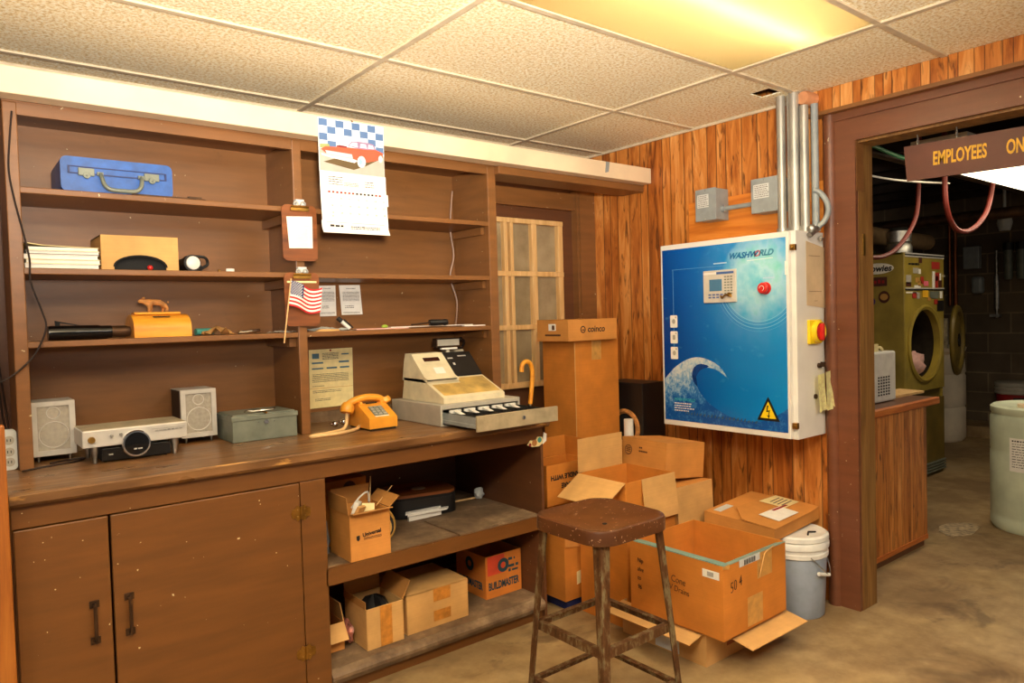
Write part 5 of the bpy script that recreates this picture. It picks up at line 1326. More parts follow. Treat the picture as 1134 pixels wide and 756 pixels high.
b = BM(); tube(b, smooth_path([(3.31, 1.805, 2.02), (3.325, 1.78, 2.00), (3.335, 1.757, 1.955), (3.335, 1.752, 1.91), (3.325, 1.765, 1.87), (3.31, 1.785, 1.845), (3.30, 1.80, 1.822)], 6), .0135, 10)
solo('flexible_conduit', b, M['grey_box'], 'grey curved flexible conduit bending into the top right of the control cabinet', 'conduit', smooth=True)
b = BM(); sphere(b, (3.27, 1.80, 1.832), .022, 10); tube(b, [(3.24, 1.795, 1.80), (3.32, 1.79, 1.845)], .014, 8); sphere(b, (3.345, 1.795, 1.79), .014, 8); solo('conduit_clamp', b, M['steel'], 'small metal clamp at the top right corner of the control cabinet', 'clamp', smooth=True)

# ------------------------------------------------------------ hanging sign in the doorway
sg = thing('hanging_sign', 'brown board sign with yellow letters EMPLOYEES ONLY hanging in the doorway', 'sign', (3.50, 1.1, 2.02))
Z1a, Z1b, Z0a, Z0b = 2.180, 2.168, 2.022, 2.012
YA, YBb = 1.470, .62
b = BM(); plate(b, [(3.495, YA + .004, Z1a), (3.495, YA - .008, Z0a), (3.495, YBb, Z0a - (YA-YBb)*.02), (3.495, YBb, Z1a - (YA-YBb)*.02)], .014); bd = part('board', b, M['sign_brown'], sg)
xd, upv = Vector((0, -1, -.02)), Vector((0, -.02, 1))
b = text_bm('EMPLOYEES', .082, (3.4945, 1.352, 2.0765), xd, upv, bold=.0022, sx=.50); text_bm('ONLY', .082, (3.4945, 1.070, 2.0705), xd, upv, bold=.0022, sx=.50, bm=b)
part('lettering', b, M['sign_yellow'], bd)
for y in (1.417, 1.257, .90):
    b = BM(); tube(b, [(3.502, y, 2.17), (3.502, y, 2.19), (3.506, y, 2.205), (3.50, y, 2.224)], .0028, 6); tube(b, [(3.502 + .008*math.cos(2*PI*q/10), y, 2.195 + .009*math.sin(2*PI*q/10)) for q in range(10)], .002, 6, closed=True); part('hook', b, M['steel'], sg, smooth=True)

# ============================================================ stool
stl = thing('metal_stool', 'square topped metal stool with worn brown seat and chipped legs, in the foreground', 'stool', (1.825, 1.815, 0))
SH = .745
b = BM(); lv = []
out0 = rrect(.372, .372, .085, 6)
prof = [(1.0, -.050), (1.0, -.012), (.985, -.003), (.955, .0), (.88, -.004), (.5, -.010), (.12, -.011)]
for s_, dz in prof: lv.append([b.verts.new((1.825 + x*s_, 1.815 + y*s_, SH + dz)) for x, y in out0])
for a_, c_ in zip(lv, lv[1:]):
    for i in range(len(out0)): b.faces.new((a_[i], a_[(i+1) % len(out0)], c_[(i+1) % len(out0)], c_[i]))
b.faces.new(lv[-1]); 
inn = [b.verts.new((1.825 + x*.985, 1.815 + y*.985, SH - .050)) for x, y in out0]; inn2 = [b.verts.new((1.825 + x*.97, 1.815 + y*.97, SH - .016)) for x, y in out0]
for i in range(len(out0)):
    j = (i + 1) % len(out0); b.faces.new((lv[0][i], inn[i], inn[j], lv[0][j])); b.faces.new((inn[i], inn2[i], inn2[j], inn[j]))
b.faces.new(inn2)
seat = part('seat', b, M['seat'], stl, smooth=True)
b = BM(); cyl(b, (1.765, 1.735, SH - .0105), .0085, .002, 14); part('bolt_hole', b, M['black_matt'], seat)
def leg_pt(sx, sy, z):
    t_ = (SH - z)/SH; h_ = .152 + .052*t_; return Vector((1.825 + sx*h_, 1.815 + sy*h_, z))
for sx in (-1, 1):
    for sy in (-1, 1):
        b = BM(); sec = []
        for z_, a_ in ((.0, .026), (.35, .030), (SH - .052, .040), (SH - .014, .042)):
            c_ = leg_pt(sx, sy, z_); q = [(0, 0), (-a_*sx, 0), (-a_*sx, -.004*sy), (-.004*sx, -.004*sy), (-.004*sx, -a_*sy), (0, -a_*sy)]
            q = [(a_*0 - .003*sx, 0 - .0*sy), (-a_*sx, 0), (-a_*sx, -.004*sy), (-.006*sx, -.006*sy), (-.004*sx, -a_*sy), (0, -a_*sy), (0, -.003*sy)]
            sec.append([b.verts.new((c_.x + dx_, c_.y + dy_, z_)) for dx_, dy_ in q])
        m_ = len(sec[0])
        for A_, B_ in zip(sec, sec[1:]):
            for i in range(m_): b.faces.new((A_[i], A_[(i+1) % m_], B_[(i+1) % m_], B_[i]))
        b.faces.new(sec[0]); b.faces.new(sec[-1])
        part('leg', b, M['stool_leg'], stl)
for z_, hgt in ((.355, .030), (.145, .026)):
    for s in (-1, 1):
        for ax in 'xy':
            a_ = leg_pt(-1 if ax == 'x' else s, s if ax == 'x' else -1, z_); c_ = leg_pt(1 if ax == 'x' else s, s if ax == 'x' else 1, z_); b = BM()
            i_ = .006
            if ax == 'x': box(b, a_.x + i_, c_.x - i_, a_.y - s*i_, a_.y - s*(i_ + .004), z_ - hgt, z_); box(b, a_.x + i_ + .004, c_.x - i_ - .004, a_.y - s*(i_+.004), a_.y - s*(i_ + .022), z_ - .004, z_)
            else: box(b, a_.x - s*i_, a_.x - s*(i_ + .004), a_.y + i_, c_.y - i_, z_ - hgt, z_); box(b, a_.x - s*(i_+.004), a_.x - s*(i_ + .022), a_.y + i_ + .004, c_.y - i_ - .004, z_ - .0045, z_ - .0005)
            part('stretcher', b, M['stool_leg'], stl)

# ============================================================ boxes in the corner
tb = carton('tall upright orange cardboard box standing in the corner beside the window', (2.97, 3.085, 0), .354, .27, 1.308, mat='card_orange', closed=True)
face_quad(tb, 'F', .38, .60, .915, .998, 'tape')
b = BM(); plate(b, [(-.177 - .001, -.136, .02), (-.177 + .004, -.1365, .02), (-.177 + .004, -.1365, 1.30), (-.177 - .001, -.136, 1.30)], .0006); part('worn_edge', b, M['card_pale'], tb, local=True)
cc = carton('flat cardboard box marked coinco on top of the tall corner box', (2.895, 3.03, 1.3105), .385, .262, .122, rot=(0, 0, R(0)), mat='card', closed=True)
part('lettering', text_bm('coinco', .050, (-.1925 + .385*.38, -.132, .122*.40), (1, 0, 0), (0, 0, 1), bold=.0008, shear=.12, sx=1.02), M['ink'], cc, local=True)
b = BM(); lathe(b, (-.1925 + .385*.29, -.1318, .122*.52), [(.014, 0), (.020, 0), (.020, .0008), (.014, .0008), (.014, 0)], 20, 0, (0, -1, 0)); box(b, -.089, -.070, -.1328, -.132, .058, .064); part('ring_logo', b, M['ink'], cc, local=True)
b = BM(); plate(b, [(-.1938, .03, .098), (-.1938, .03, .060), (-.1938, -.03, .060), (-.1938, -.03, .098)], .0008); part('white_label', b, M['paper'], cc, local=True)
b = BM(); box(b, -.1945, -.194, -.07, .06, .030, .040); box(b, -.1953, -.1946, -.022, .0, .064, .090); part('small_print', b, M['ink_card'], cc, local=True)

# black speaker cabinet against the panelled wall
sp_ = thing('black_speaker', 'large black loudspeaker box standing against the panelled wall behind the cartons', 'speaker', (3.31, 2.97, 0))
b = BM(); box(b, 3.205, 3.405, 2.818, 3.14, 0, 1.045); part('cabinet', b, M['black'], sp_, bev=.006)
b = BM(); tube(b, [(3.2035, 2.955 + .098*math.cos(a), .775 + .098*math.sin(a)) for a in [2*PI*q/36 for q in range(36)]], .015, 8, closed=True); part('driver_ring', b, M['bear'], sp_, smooth=True, label='tan ring round the speaker cone')
b = BM(); lathe(b, (3.2045, 2.955, .775), [(.088, 0), (.03, -.0), (.028, .006), (0, .01)], 28, 0, (-1, 0, 0)); part('cone', b, M['black_matt'], sp_, smooth=True)
b = BM(); tube(b, [(3.165, 2.895, 0), (3.165, 2.895, .835)], .028, 16); solo('white_paper_roll', b, M['paper'], 'white rolled paper standing between the tall corner box and the black speaker', 'roll', smooth=True)

# left stack: A on the floor (on a blue mat), H upside down on top
b = BM(); prism(b, rrect(.36, .30, .03, 4, 2.56, 2.75), .0, .055, 'z'); solo('blue_tray', b, M['blue_dark'], 'dark blue tray on the floor under the left corner carton', 'tray', smooth=True)
bA = carton('orange carton with a small white sticker standing on the blue tray by the cabinet', (2.575, 2.725, .0555), .46, .285, .455, mat='card_orange', flaps={'F': (.22, 262, .42, 1.0), 'B': (.06, 70)}, inner='card')
face_quad(bA, 'F', .17, .29, .15, .29, 'ivory', 'white_sticker', skew=.02)
b = BM(); plate(b, [(-.228, -.1455, .455), (-.228, -.1485, .27), (-.05, -.1485, .245), (-.045, -.1455, .455)], .0035); part('flap', b, M['card'], bA, local=True)
b = BM(); sphere(b, (2.525, 2.568, .285), .007, 8); solo('white_bead', b, M['paper'], 'tiny white foam bead caught on the front flap of the orange carton', 'bead')
bH = carton('carton printed HANDLE WITH CARE upside down behind the folded flaps', (2.46, 2.75, .512), .29, .17, .205, mat='card_orange', flaps={'B': (.10, 92), 'R': (.10, 85)}, inner='card_orange')
b = text_bm('HANDLE WITH', .034, (.10, -.0862, .150), (-1, 0, 0), (0, 0, -1), bold=.0012, sx=.95); text_bm('CARE', .034, (.03, -.0862, .105), (-1, 0, 0), (0, 0, -1), bold=.0012, sx=.95, bm=b)
part('lettering', b, M['ink'], bH, local=True)

# J: the open carton with spread flaps, box C resting on it
bJ = carton('tall open carton with spread pale flaps standing behind the stool', (2.602, 2.405, 0), .345, .31, .68, mat='card_orange', flaps={'B': (.165, 90, 0, .92), 'L': (.17, 212), 'F': (.20, 263, .30, 1.0)}, inner='card_pale')
bD = carton('plain tall carton carrying the small emblem carton', (2.925, 2.405, 0), .285, .31, .598, mat='card', flaps={'F': (.20, 267)}, closed=True, inner='card_pale')
bC = carton('small closed carton with a faint printed emblem tilted on a tall carton by the panelling', (2.925, 2.455, .618), .285, .31, .178, rot=(R(0), R(6), R(-3)), mat='card', closed=True)
b = BM()
for k in range(5):
    a_ = BM() if False else None
tube(b, [(-.1438, .105 + .024*math.cos(2*PI*q/20), .115 + .024*math.sin(2*PI*q/20)) for q in range(20)], .0022, 4, closed=True)
for k in range(3): box(b, -.1445, -.1436, .09, .12, .105 + k*.009, .109 + k*.009)
part('printed_emblem', b, M['ink_card'], bC, local=True)
b = BM(); rnd = random.Random(5)
for r_, n_ in ((.13, 2), (.112, 5)):
    for k in range(n_): box(b, -.1445, -.1436, .02 - k*.012, .029 - k*.012, r_, r_ + .008)
part('small_print', b, M['ink_card'], bC, local=True)
b = BM(); plate(b, [(-.05, -.1565, .005), (.01, -.157, .004), (.01, -.157, .006), (-.05, -.1565, .007)], .001)
b.free()
lump('white torn paper scrap caught in the flaps behind the stool', (2.40, 2.50, .575), .02, .03, .025, 'paper', 33, 'paper_scrap', 'paper')

# F on the floor with spread flaps, E open on top of it
bF = carton('low pale carton with spread flaps on the floor under the large open box', (2.64, 2.03, 0), .48, .46, .148, rot=(0, 0, 0), mat='card_pale', flaps={'L': (.11, 192), 'F': (.185, 190, .1, .96)}, inner='card_pale')
face_quad(bF, 'L', .42, .70, .05, .95, 'grey_label', 'white_label'); face_quad(bF, 'L', .33, .40, .2, .8, 'ink_soft', 'printed_label')
b = BM(); box(b, -.10, .16, -.2312, -.2304, .05, .066); part('red_print', b, M['darkcard'], bF, local=True)
bE = carton('large open cardboard box with handwriting and a teal band inside, nearest the grey pail', (2.593, 1.932, .1535), .462, .478, .30, rot=(0, 0, R(1)), mat='card_orange', flaps={'F': (.05, -20), 'L': (.075, -12)}, inner='card_orange', flap_mat='tealband')
b = BM(); plate(b, [(-.235, -.2412, .30), (-.19, -.2412, .30), (-.19, -.2412, .28), (-.235, -.2412, .29)], .0008); part('tape', b, M['tape'], bE, local=True)
for (u0, u1, v0, v1) in ((.52, .76, .64, 1.0), (.36, .60, .04, .44)): face_quad(bE, 'F', u0, u1, v0, v1, 'tape')
face_quad(bE, 'F', .24, .56, .90, .999, 'grey_label', 'barcode_label', off=.002)
b = BM(); w, d, h = bE['dims']
for k in range(14): box(b, -w/2 + w*.31 + k*.006, -w/2 + w*.31 + k*.006 + (.0015 if k % 3 else .0035), -d/2 - .0038, -d/2 - .0032, h*.91, h*.98)
part('barcode', b, M['ink'], bE, local=True)
face_quad(bE, 'L', .80, .965, .80, .905, 'paper', 'white_label')
b = BM()
for k in range(8): box(b, -w/2 - .0028, -w/2 - .0021, d/2 - d*(.85 + k*.008), d/2 - d*(.853 + k*.008), h*.825, h*.885)
part('barcode', b, M['ink_soft'], bE, local=True)
hand = BM()
for s_, size, u, v in (('Cone', .042, .47, .60), ('V Drains', .036, .45, .48)): text_bm(s_, size, (-w/2 - .0018, d/2 - d*u, h*v), (0, -1, -.08), (0, .08, 1), bm=hand, bold=-.0004, shear=.2, sx=.8)
for k, s_ in enumerate(('Nip', 'alve', 'to', '96')): text_bm(s_, .028, (-w/2 - .0018, d/2 - d*.09, h*(.72 - k*.13)), (0, -1, -.05), (0, .05, 1), bm=hand, shear=.2, sx=.8)
text_bm('50 4', .060, (-w/2 + w*.10, -d/2 - .0018, h*.60), (1, 0, .22), (-.22, 0, 1), bm=hand, bold=-.001, shear=.25, sx=.8)
part('handwriting', hand, M['ink'], bE, local=True)
b = BM(); tube(b, smooth_path([(.015, -.246, .20), (.03, -.252, .255), (.05, -.25, .29), (.09, -.248, .30), (.12, -.25, .308)]), .0022, 5); part('loose_string', b, M['card_pale'], bE, local=True)

# grey pail with a white lid, flat box on top
pl_ = thing('plastic_pail', 'grey plastic pail with a white lid and wire handle beside the door casing', 'bucket', (3.20, 1.87, 0))
PXc, PYc = 3.20, 1.87
b = BM(); lathe(b, (PXc, PYc, 0), [(0, .004), (.125, .0), (.130, .006), (.142, .285), (.142, .29), (0, .29)], 40); part('body', b, M['pail_grey'], pl_, smooth=True)
b = BM(); lathe(b, (PXc, PYc, .285), [(.143, 0), (.150, .004), (.150, .022), (.146, .026), (.146, .040), (.153, .044), (.154, .066), (.150, .072), (.146, .076), (.153, .082), (.152, .100), (.140, .108), (.128, .104), (.10, .105), (0, .105)], 40); lid_ = part('lid', b, M['white_plastic'], pl_, smooth=True, label='white ribbed lid')
b = BM(); tube(b, smooth_path([(PXc - .08, PYc - .125, .30), (PXc - .02, PYc - .158, .235), (PXc + .04, PYc - .150, .20), (PXc + .10, PYc - .118, .225), (PXc + .138, PYc - .06, .305)], 8)[0:], .0032, 6); part('wire_handle', b, M['steel'], pl_, smooth=True)
b = BM(); tube(b, [(PXc - .055, PYc - .150, .225), (PXc + .03, PYc - .154, .203)], .009, 10); part('grip', b, M['white_plastic'], pl_, smooth=True)
b = BM(); tube(b, [(PXc - .04, PYc - .09, .392), (PXc - .01, PYc - .075, .398), (PXc + .03, PYc - .09, .393)], .004, 6); part('tear_tab', b, M['black'], lid_, smooth=True)
bG = carton('flat battered cardboard box with address labels lying on the grey pail', (3.165, 2.025, .408), .44, .37, .062, rot=(R(3), R(-2.5), R(3)), mat='card', closed=True)
b = BM(); plate(b, [(-.22, -.19, .064), (.10, -.195, .066), (.22, -.185, .064), (.22, .06, .070), (-.10, .08, .078), (-.22, -.02, .070)], .003); part('flap', b, M['card'], bG, local=True)
b = BM(); plate(b, [(-.13, -.16, .0722), (.05, -.165, .0712), (.06, -.06, .0742), (-.12, -.05, .0755)], .0008); lb1 = part('white_label', b, M['paper'], bG, local=True)
b = BM(); plate(b, [(.06, -.09, .0735), (.20, -.09, .0705), (.21, .04, .0725), (.06, .05, .0765)], .0008); part('printed_label', b, M['ivory'], bG, local=True)
b = BM(); plate(b, [(-.02, -.075, .0752), (.10, -.083, .0748), (.10, -.07, .0752), (-.02, -.062, .0758)], .0012); part('red_tape', b, M['darkred'], bG, local=True)
b = BM(); plate(b, [(-.18, .12, .0635), (-.06, .12, .0635), (-.06, .16, .0635), (-.18, .16, .0635)], .0008); part('small_label', b, M['grey_label'], bG, local=True)
for k in range(4):
    b = BM(); box(b, .08, .18, -.065 + k*.022, -.058 + k*.022, .0742, .0748); part('printed_line', b, M['ink_soft'], bG, local=True)
# ============================================================ the room beyond the doorway
hw = thing('service_counter', 'wood panelled counter with a varnished edge just beyond the doorway', 'counter', (4.1, 2.1, 0))
b = BM(); box(b, 3.60, 4.64, 1.843, 1.86, .05, .86); part('front_panel', b, M['slat_panel'], hw)
b = BM(); box(b, 3.60, 4.64, 1.862, 2.30, .0, .858); part('carcass', b, M['brown_dark'], hw)
b = BM(); box(b, 3.57, 4.80, 1.832, 2.36, .862, .89); part('top', b, M['brown_dark'], hw)
b = BM(); prism(b, [(1.822, .856), (1.832, .85), (1.846, .85), (1.846, .894), (1.828, .894), (1.822, .888)], 3.57, 4.78, 'x'); part('edge_moulding', b, M['edge_wood'], hw, smooth=True)
b = BM(); box(b, 3.60, 4.64, 1.838, 1.862, .048, .075); part('base_trim', b, M['edge_wood'], hw)
b = BM(); prism(b, [(4.30, 2.0), (4.98, 1.99), (5.02, 2.16), (4.4, 2.2)], .8905, .905, 'z'); solo('loose_board', b, M['light_wood'], 'pale loose board lying on the panelled counter below the dryer', 'board')
ap = thing('white_appliance', 'white vented appliance standing on the panelled counter beside the door jamb', 'appliance', (4.25, 2.05, .891))
b = BM(); box(b, 4.02, 4.49, 1.95, 2.20, .895, 1.19); part('casing', b, M['white_plastic'], ap, bev=.012)
for k in range(5):
    for j in range(7):
        b = BM(); z_ = .935 + j*.017; box(b, 4.255 + k*.032, 4.268 + k*.032, 1.9465, 1.9505, z_, z_ + .009); part('vent_slot', b, M['black'], ap)
b = BM()
for x in (4.06, 4.45): cyl(b, (x, 2.0, .8905), .012, .006, 10); cyl(b, (x, 2.15, .8905), .012, .006, 10)
part('feet', b, M['black'], ap)
b = BM(); box(b, 4.25, 4.33, 1.98, 2.05, 1.191, 1.235); tube(b, smooth_path([(4.30, 2.0, 1.20), (4.36, 1.99, 1.215), (4.42, 2.0, 1.20), (4.46, 2.02, 1.197)]), .008, 6); solo('small_bundle', b, M['ivory'], 'small pale bundle lying on top of the white appliance', 'bundle')

# ------------------------------------------------------------ olive commercial dryer
DX0, DX1, DY, DZ = 6.115, 6.895, 2.59, 1.89
dy = thing('tumble_dryer', 'olive green commercial tumble dryer with stickers and its round door open', 'dryer', (6.5, 2.95, 0))
b = BM(); n = 40; cxd, czd, rd = 6.50, 1.135, .29
outer = [(DX0 + .02, .74), (DX1, .74), (DX1, 1.60), (DX0 + .02, 1.60)]
# front panel with a round hole
circ = [(cxd + rd*math.cos(2*PI*k/n), czd + rd*math.sin(2*PI*k/n)) for k in range(n)]
def sq_pt(a):
    dx_, dz_ = math.cos(a), math.sin(a); cand = []
    for lim, d_, c_ in ((DX1 if dx_ > 0 else DX0 + .02, dx_, cxd), (1.60 if dz_ > 0 else .74, dz_, czd)):
        if abs(d_) > 1e-6: cand.append((lim - c_)/d_)
    t_ = min(cand); return (cxd + dx_*t_, czd + dz_*t_)
angs = sorted([2*PI*k/n for k in range(n)] + [math.atan2(z_ - czd, x - cxd) % (2*PI) for x, z_ in outer])
ci = [b.verts.new((cxd + rd*math.cos(a), DY, czd + rd*math.sin(a))) for a in angs]; so = [b.verts.new((sq_pt(a)[0], DY, sq_pt(a)[1])) for a in angs]
for i in range(len(angs)): j = (i + 1) % len(angs); b.faces.new((ci[i], ci[j], so[j], so[i]))
part('front_panel', b, M['olive'], dy)
b = BM(); box(b, DX0, DX0 + .02, DY, 3.35, 0, DZ); box(b, DX1 - .02, DX1, DY + .01, 3.35, 0, DZ); box(b, DX0, DX1, 3.33, 3.35, 0, DZ); box(b, DX0, DX1, DY + .01, 3.35, DZ - .02, DZ)
box(b, DX0 + .001, DX0 + .02, DY - .004, DY + .01, 0, DZ); part('side_panels', b, M['olive'], dy, bev=.004)
b = BM(); box(b, DX0 + .02, DX1, DY - .002, DY + .01, 1.605, DZ - .03); hp = part('header_panel', b, M['olive'], dy)
b = BM(); box(b, DX0 + .02, DX1, DY + .03, DY + .05, 0.0, .74); part('inner_panel', b, M['olive_dark'], dy)
b = BM(); box(b, DX0 + .02, DX1, DY + .002, DY + .012, .02, .66); part('lint_panel', b, M['olive_dark'], dy)
for z_ in (1.595, DZ - .035, DZ - .012):
    b = BM(); box(b, DX0 + .02, DX1, DY - .008, DY - .001, z_, z_ + .010); part('trim_strip', b, M['silver'], dy)
b = BM(); box(b, DX0 + .02, DX1, DY - .005, DY - .001, 1.582, 1.594); box(b, DX0 + .02, DX1, DY - .005, DY - .001, DZ - .024, DZ - .013); part('dark_seam', b, M['black_matt'], dy)
for k in range(4):
    b = BM(); box(b, DX0 + .3, DX1, DY - .012, DY + .002, .03 + k*.024, .042 + k*.024); part('louvre', b, M['cashgrey'], dy)
b = BM(); lathe(b, (cxd, DY, czd), [(rd + .04, 0), (rd + .04, .012), (rd + .02, .022), (rd - .002, .012), (rd - .004, -.04), (rd - .004, 0)], 48, 0, (0, -1, 0)); part('door_ring', b, M['olive'], dy, smooth=True)
b = BM(); lathe(b, (cxd, DY + .001, czd), [(rd - .002, .0), (rd + .005, .06), (rd + .02, .62), (0, .64)], 40, 0, (0, 1, 0)); part('drum', b, M['drum'], dy, smooth=True, label='dark steel drum inside')
b = BM(); box(b, DX1 - .004, DX1 + .02, DY - .03, DY - .002, 1.08, 1.34); part('door_hinge', b, M['steel'], dy)
hd = Vector((math.cos(R(12)), math.sin(R(12)), 0)); hc = Vector((DX1 + .02, DY - .035, czd)) + hd*.325; hn = Vector((-hd.y, hd.x, 0))*-1
b = BM(); lathe(b, hc, [(0, -.006), (.28, -.006), (.315, .0), (.322, .014), (.31, .034), (.285, .042), (.262, .036), (.25, .014), (.19, .010), (.185, .022), (.17, .026), (0, .03)], 48, 0, hn); ld_ = part('round_door', b, M['olive_dark'], dy, smooth=True, label='open round door')
b = BM(); lathe(b, hc + hn*.03, [(0, 0), (.06, 0), (.055, .008), (0, .01)], 24, 0, hn); part('door_window', b, M['black_gloss'], ld_, smooth=True)
# stickers on the side (facing the doorway) and the front
def side_st(y0, y1, z0, z1, m, lab=None, mark=None):
    b = BM(); box(b, DX0 - .003, DX0 - .0008, y0, y1, z0, z1); s_ = part('sticker', b, M[m] if isinstance(m, str) else m, dy, label=lab)
    if mark:
        b = BM(); h_ = (z1 - z0); cnt = max(2, int((y1 - y0)/.03))
        for k in range(cnt): box(b, DX0 - .0042, DX0 - .0032, y1 - .012 - k*(y1-y0-.02)/cnt - (y1-y0)/cnt*.55, y1 - .012 - k*(y1-y0-.02)/cnt, z0 + h_*.3, z0 + h_*(.62 + .1*(k % 2)))
        part('sticker_print', b, M[mark], s_)
def side_ell(yc, zc, ry, rz, m, m2, lab=None):
    b = BM(); prism(b, ell(yc, zc, ry, rz, 24), DX0 - .003, DX0 - .0008, 'x'); s_ = part('sticker', b, m, dy, label=lab)
    b = BM(); prism(b, ell(yc, zc, ry*.7, rz*.55, 24), DX0 - .0042, DX0 - .0032, 'x'); part('sticker_print', b, m2, s_)
PR = CM('sticker_purple', (60, 40, 110)); YE = CM('sticker_yellow', (236, 180, 40)); RD = CM('sticker_red', (176, 50, 40)); BR = CM('sticker_brown', (76, 36, 26)); OR = CM('sticker_ochre', (190, 140, 70)); PK = CM('sticker_pink', (230, 110, 130))
b = BM(); prism(b, ell(2.80, 1.770, .135, .045, 24), DX0 - .003, DX0 - .0008, 'x'); s_ = part('sticker', b, M['paper'], dy, label='white script sticker')
part('sticker_print', text_bm('Howies', .072, (DX0 - .0032, 2.905, 1.748), (0, -1, 0), (0, 0, 1), bold=.002, shear=.2, off=.001), M['black'], s_)
side_st(2.72, 2.90, 1.625, 1.70, BR, 'dark red banner sticker', 'darkred')
side_ell(2.91, 1.50, .095, .055, PR, PK, 'purple oval sticker')
side_ell(2.745, 1.535, .045, .050, BR, OR, 'round brown and ochre sticker')
side_st(2.83, 2.99, 1.345, 1.44, OR, 'pale ribbon sticker', 'paper')
b = BM(); box(b, DX0 - .003, DX0 - .0008, 2.84, 2.99, 1.155, 1.225); s_ = part('sticker', b, YE, dy, label='yellow OUT sticker'); part('sticker_print', text_bm('OUT', .044, (DX0 - .0032, 2.945, 1.185), (0, -1, 0), (0, 0, 1), bold=.002, off=.001), M['black'], s_)
b = BM(); prism(b, [(2.98, .93), (2.98, 1.02), (2.92, 1.085), (2.78, 1.085), (2.78, 1.01), (2.88, 1.01), (2.93, .93)], DX0 - .003, DX0 - .0008, 'x'); s_ = part('sticker', b, YE, dy, label='yellow edged dark blue letter sticker')
b = BM(); prism(b, [(2.97, .93), (2.96, 1.01), (2.91, 1.068), (2.80, 1.068), (2.80, 1.028), (2.87, 1.025), (2.92, .95)], DX0 - .0042, DX0 - .0032, 'x'); part('sticker_print', b, M['blue_dark'], s_)
def fr_st(px_, pz_, w_, h_, m):
    """front stickers, placed by their fraction of the header or door panel"""
    b = BM(); x = DX0 + .02 + (DX1 - DX0 - .02)*px_; box(b, x - w_/2, x + w_/2, DY - .005, DY - .0022, pz_ - h_/2, pz_ + h_/2); part('sticker', b, M[m] if isinstance(m, str) else m, dy)
for a_ in ((.38, 1.835, .06, .05, BR), (.78, 1.795, .16, .06, RD), (.26, 1.745, .10, .045, M['greige']), (.35, 1.74, .05, .04, M['paper']), (.82, 1.70, .08, .07, RD), (.90, 1.70, .03, .06, M['paper']), (.08, 1.672, .09, .07, M['grille']), (.30, 1.668, .07, .04, OR), (.42, 1.668, .06, .06, RD),
           (.72, 1.665, .05, .16, M['paper']), (.80, 1.655, .06, .10, RD), (.90, 1.64, .07, .06, BR), (.08, 1.632, .09, .035, BR), (.36, 1.638, .07, .04, OR), (.52, 1.640, .09, .04, PK), (.30, 1.615, .12, .02, M['paper'])): fr_st(*a_)
for a_ in ((.22, 1.545, .07, .05, RD), (.32, 1.54, .05, .05, M['grille']), (.50, 1.555, .11, .06, YE), (.74, 1.545, .18, .06, M['cashgrey']), (.92, 1.545, .05, .06, M['paper']), (.78, 1.485, .07, .04, RD), (.90, 1.45, .13, .09, M['black']), (.60, 1.51, .06, .03, OR), (.15, 1.565, .2, .012, M['paper'])): fr_st(*a_)
b = BM(); glyphs(b, 6.20, 6.40, 1.79, DY - .005, .02, 1, 9); part('maker_print', b, M['black'], hp)
b = BM(); box(b, DX1 - .012, DX1 + .012, DY - .018, DY - .002, 1.70, 1.715); part('knob', b, M['chrome'], dy)
b = BM(); lathe(b, (6.34, 2.72, DZ), [(0, 0), (.10, 0), (.10, .06), (.085, .09), (.095, .10), (.095, .19), (.06, .22), (0, .22)], 24); solo('steel_canister', b, M['steel'], 'steel canister standing on top of the olive dryer', 'canister', smooth=True)
lump('dark green cloth lying on top of the olive dryer', (6.3, 3.05, DZ + .001), .16, .12, .04, 'greencloth', 12, 'green_cloth', 'cloth')
lump('pale pink laundry lying inside the open dryer drum', (6.51, 2.71, .862), .15, .10, .10, 'pink', 17, 'laundry', 'laundry')

# ------------------------------------------------------------ drums and pails
def drum_prof(r_, h): return [(0, 0), (r_*.93, 0), (r_, .03), (r_, h*.10), (r_*.985, h*.115), (r_, h*.13), (r_, h*.62), (r_*.985, h*.635), (r_, h*.65), (r_, h*.90), (r_*.96, h*.93), (r_*.99, h*.95), (r_*.99, h*.985), (r_*.94, h), (r_*.88, h*.985), (0, h*.975)]
md = thing('plastic_drum', 'pale mint plastic drum with a printed label on the floor at the right edge', 'drum', (5.50, 1.50, 0))
b = BM(); lathe(b, (5.50, 1.50, 0), drum_prof(.275, .80), 48); part('body', b, M['mint'], md, smooth=True)
b = BM(); lathe(b, (5.42, 1.57, .785), [(0, 0), (.035, 0), (.035, .022), (0, .022)], 18); lathe(b, (5.54, 1.39, .785), [(0, 0), (.045, 0), (.045, .03), (0, .03)], 18); part('bung_caps', b, M['cream'], md, smooth=True)
b = BM(); N_ = 14; lab = []
th0 = math.atan2(-1.50, -5.50)
for k in range(N_ + 1):
    a_ = th0 - .62 + 1.05*k/N_; lab.append((5.50 + .2765*math.cos(a_), 1.50 + .2765*math.sin(a_)))
for p_, q_ in zip(lab, lab[1:]): plate(b, [(*p_, .61), (*p_, .40), (*q_, .40), (*q_, .61)][::1], .0008)
lbm = part('label_sheet', b, M['paper'], md, label='white printed label')
b = BM(); rnd = random.Random(4)
def on_d(a_, z_): return Vector((5.50 + .2782*math.cos(a_), 1.50 + .2782*math.sin(a_), z_))
for r_ in range(11):
    a_ = th0 - .56
    while a_ < th0 + .18:
        w_ = rnd.uniform(.02, .09); z_ = .588 - r_*.016; hh = .009 if r_ == 0 else .004
        plate(b, [on_d(a_, z_ + hh), on_d(a_, z_), on_d(a_ + w_, z_), on_d(a_ + w_, z_ + hh)], .0006); a_ += w_ + .02
for k in range(14): z_ = .43 + k*.008; plate(b, [on_d(th0 + .25, z_ + .004), on_d(th0 + .25, z_), on_d(th0 + .36, z_), on_d(th0 + .36, z_ + .004)], .0006)
part('small_print', b, M['ink'], lbm)
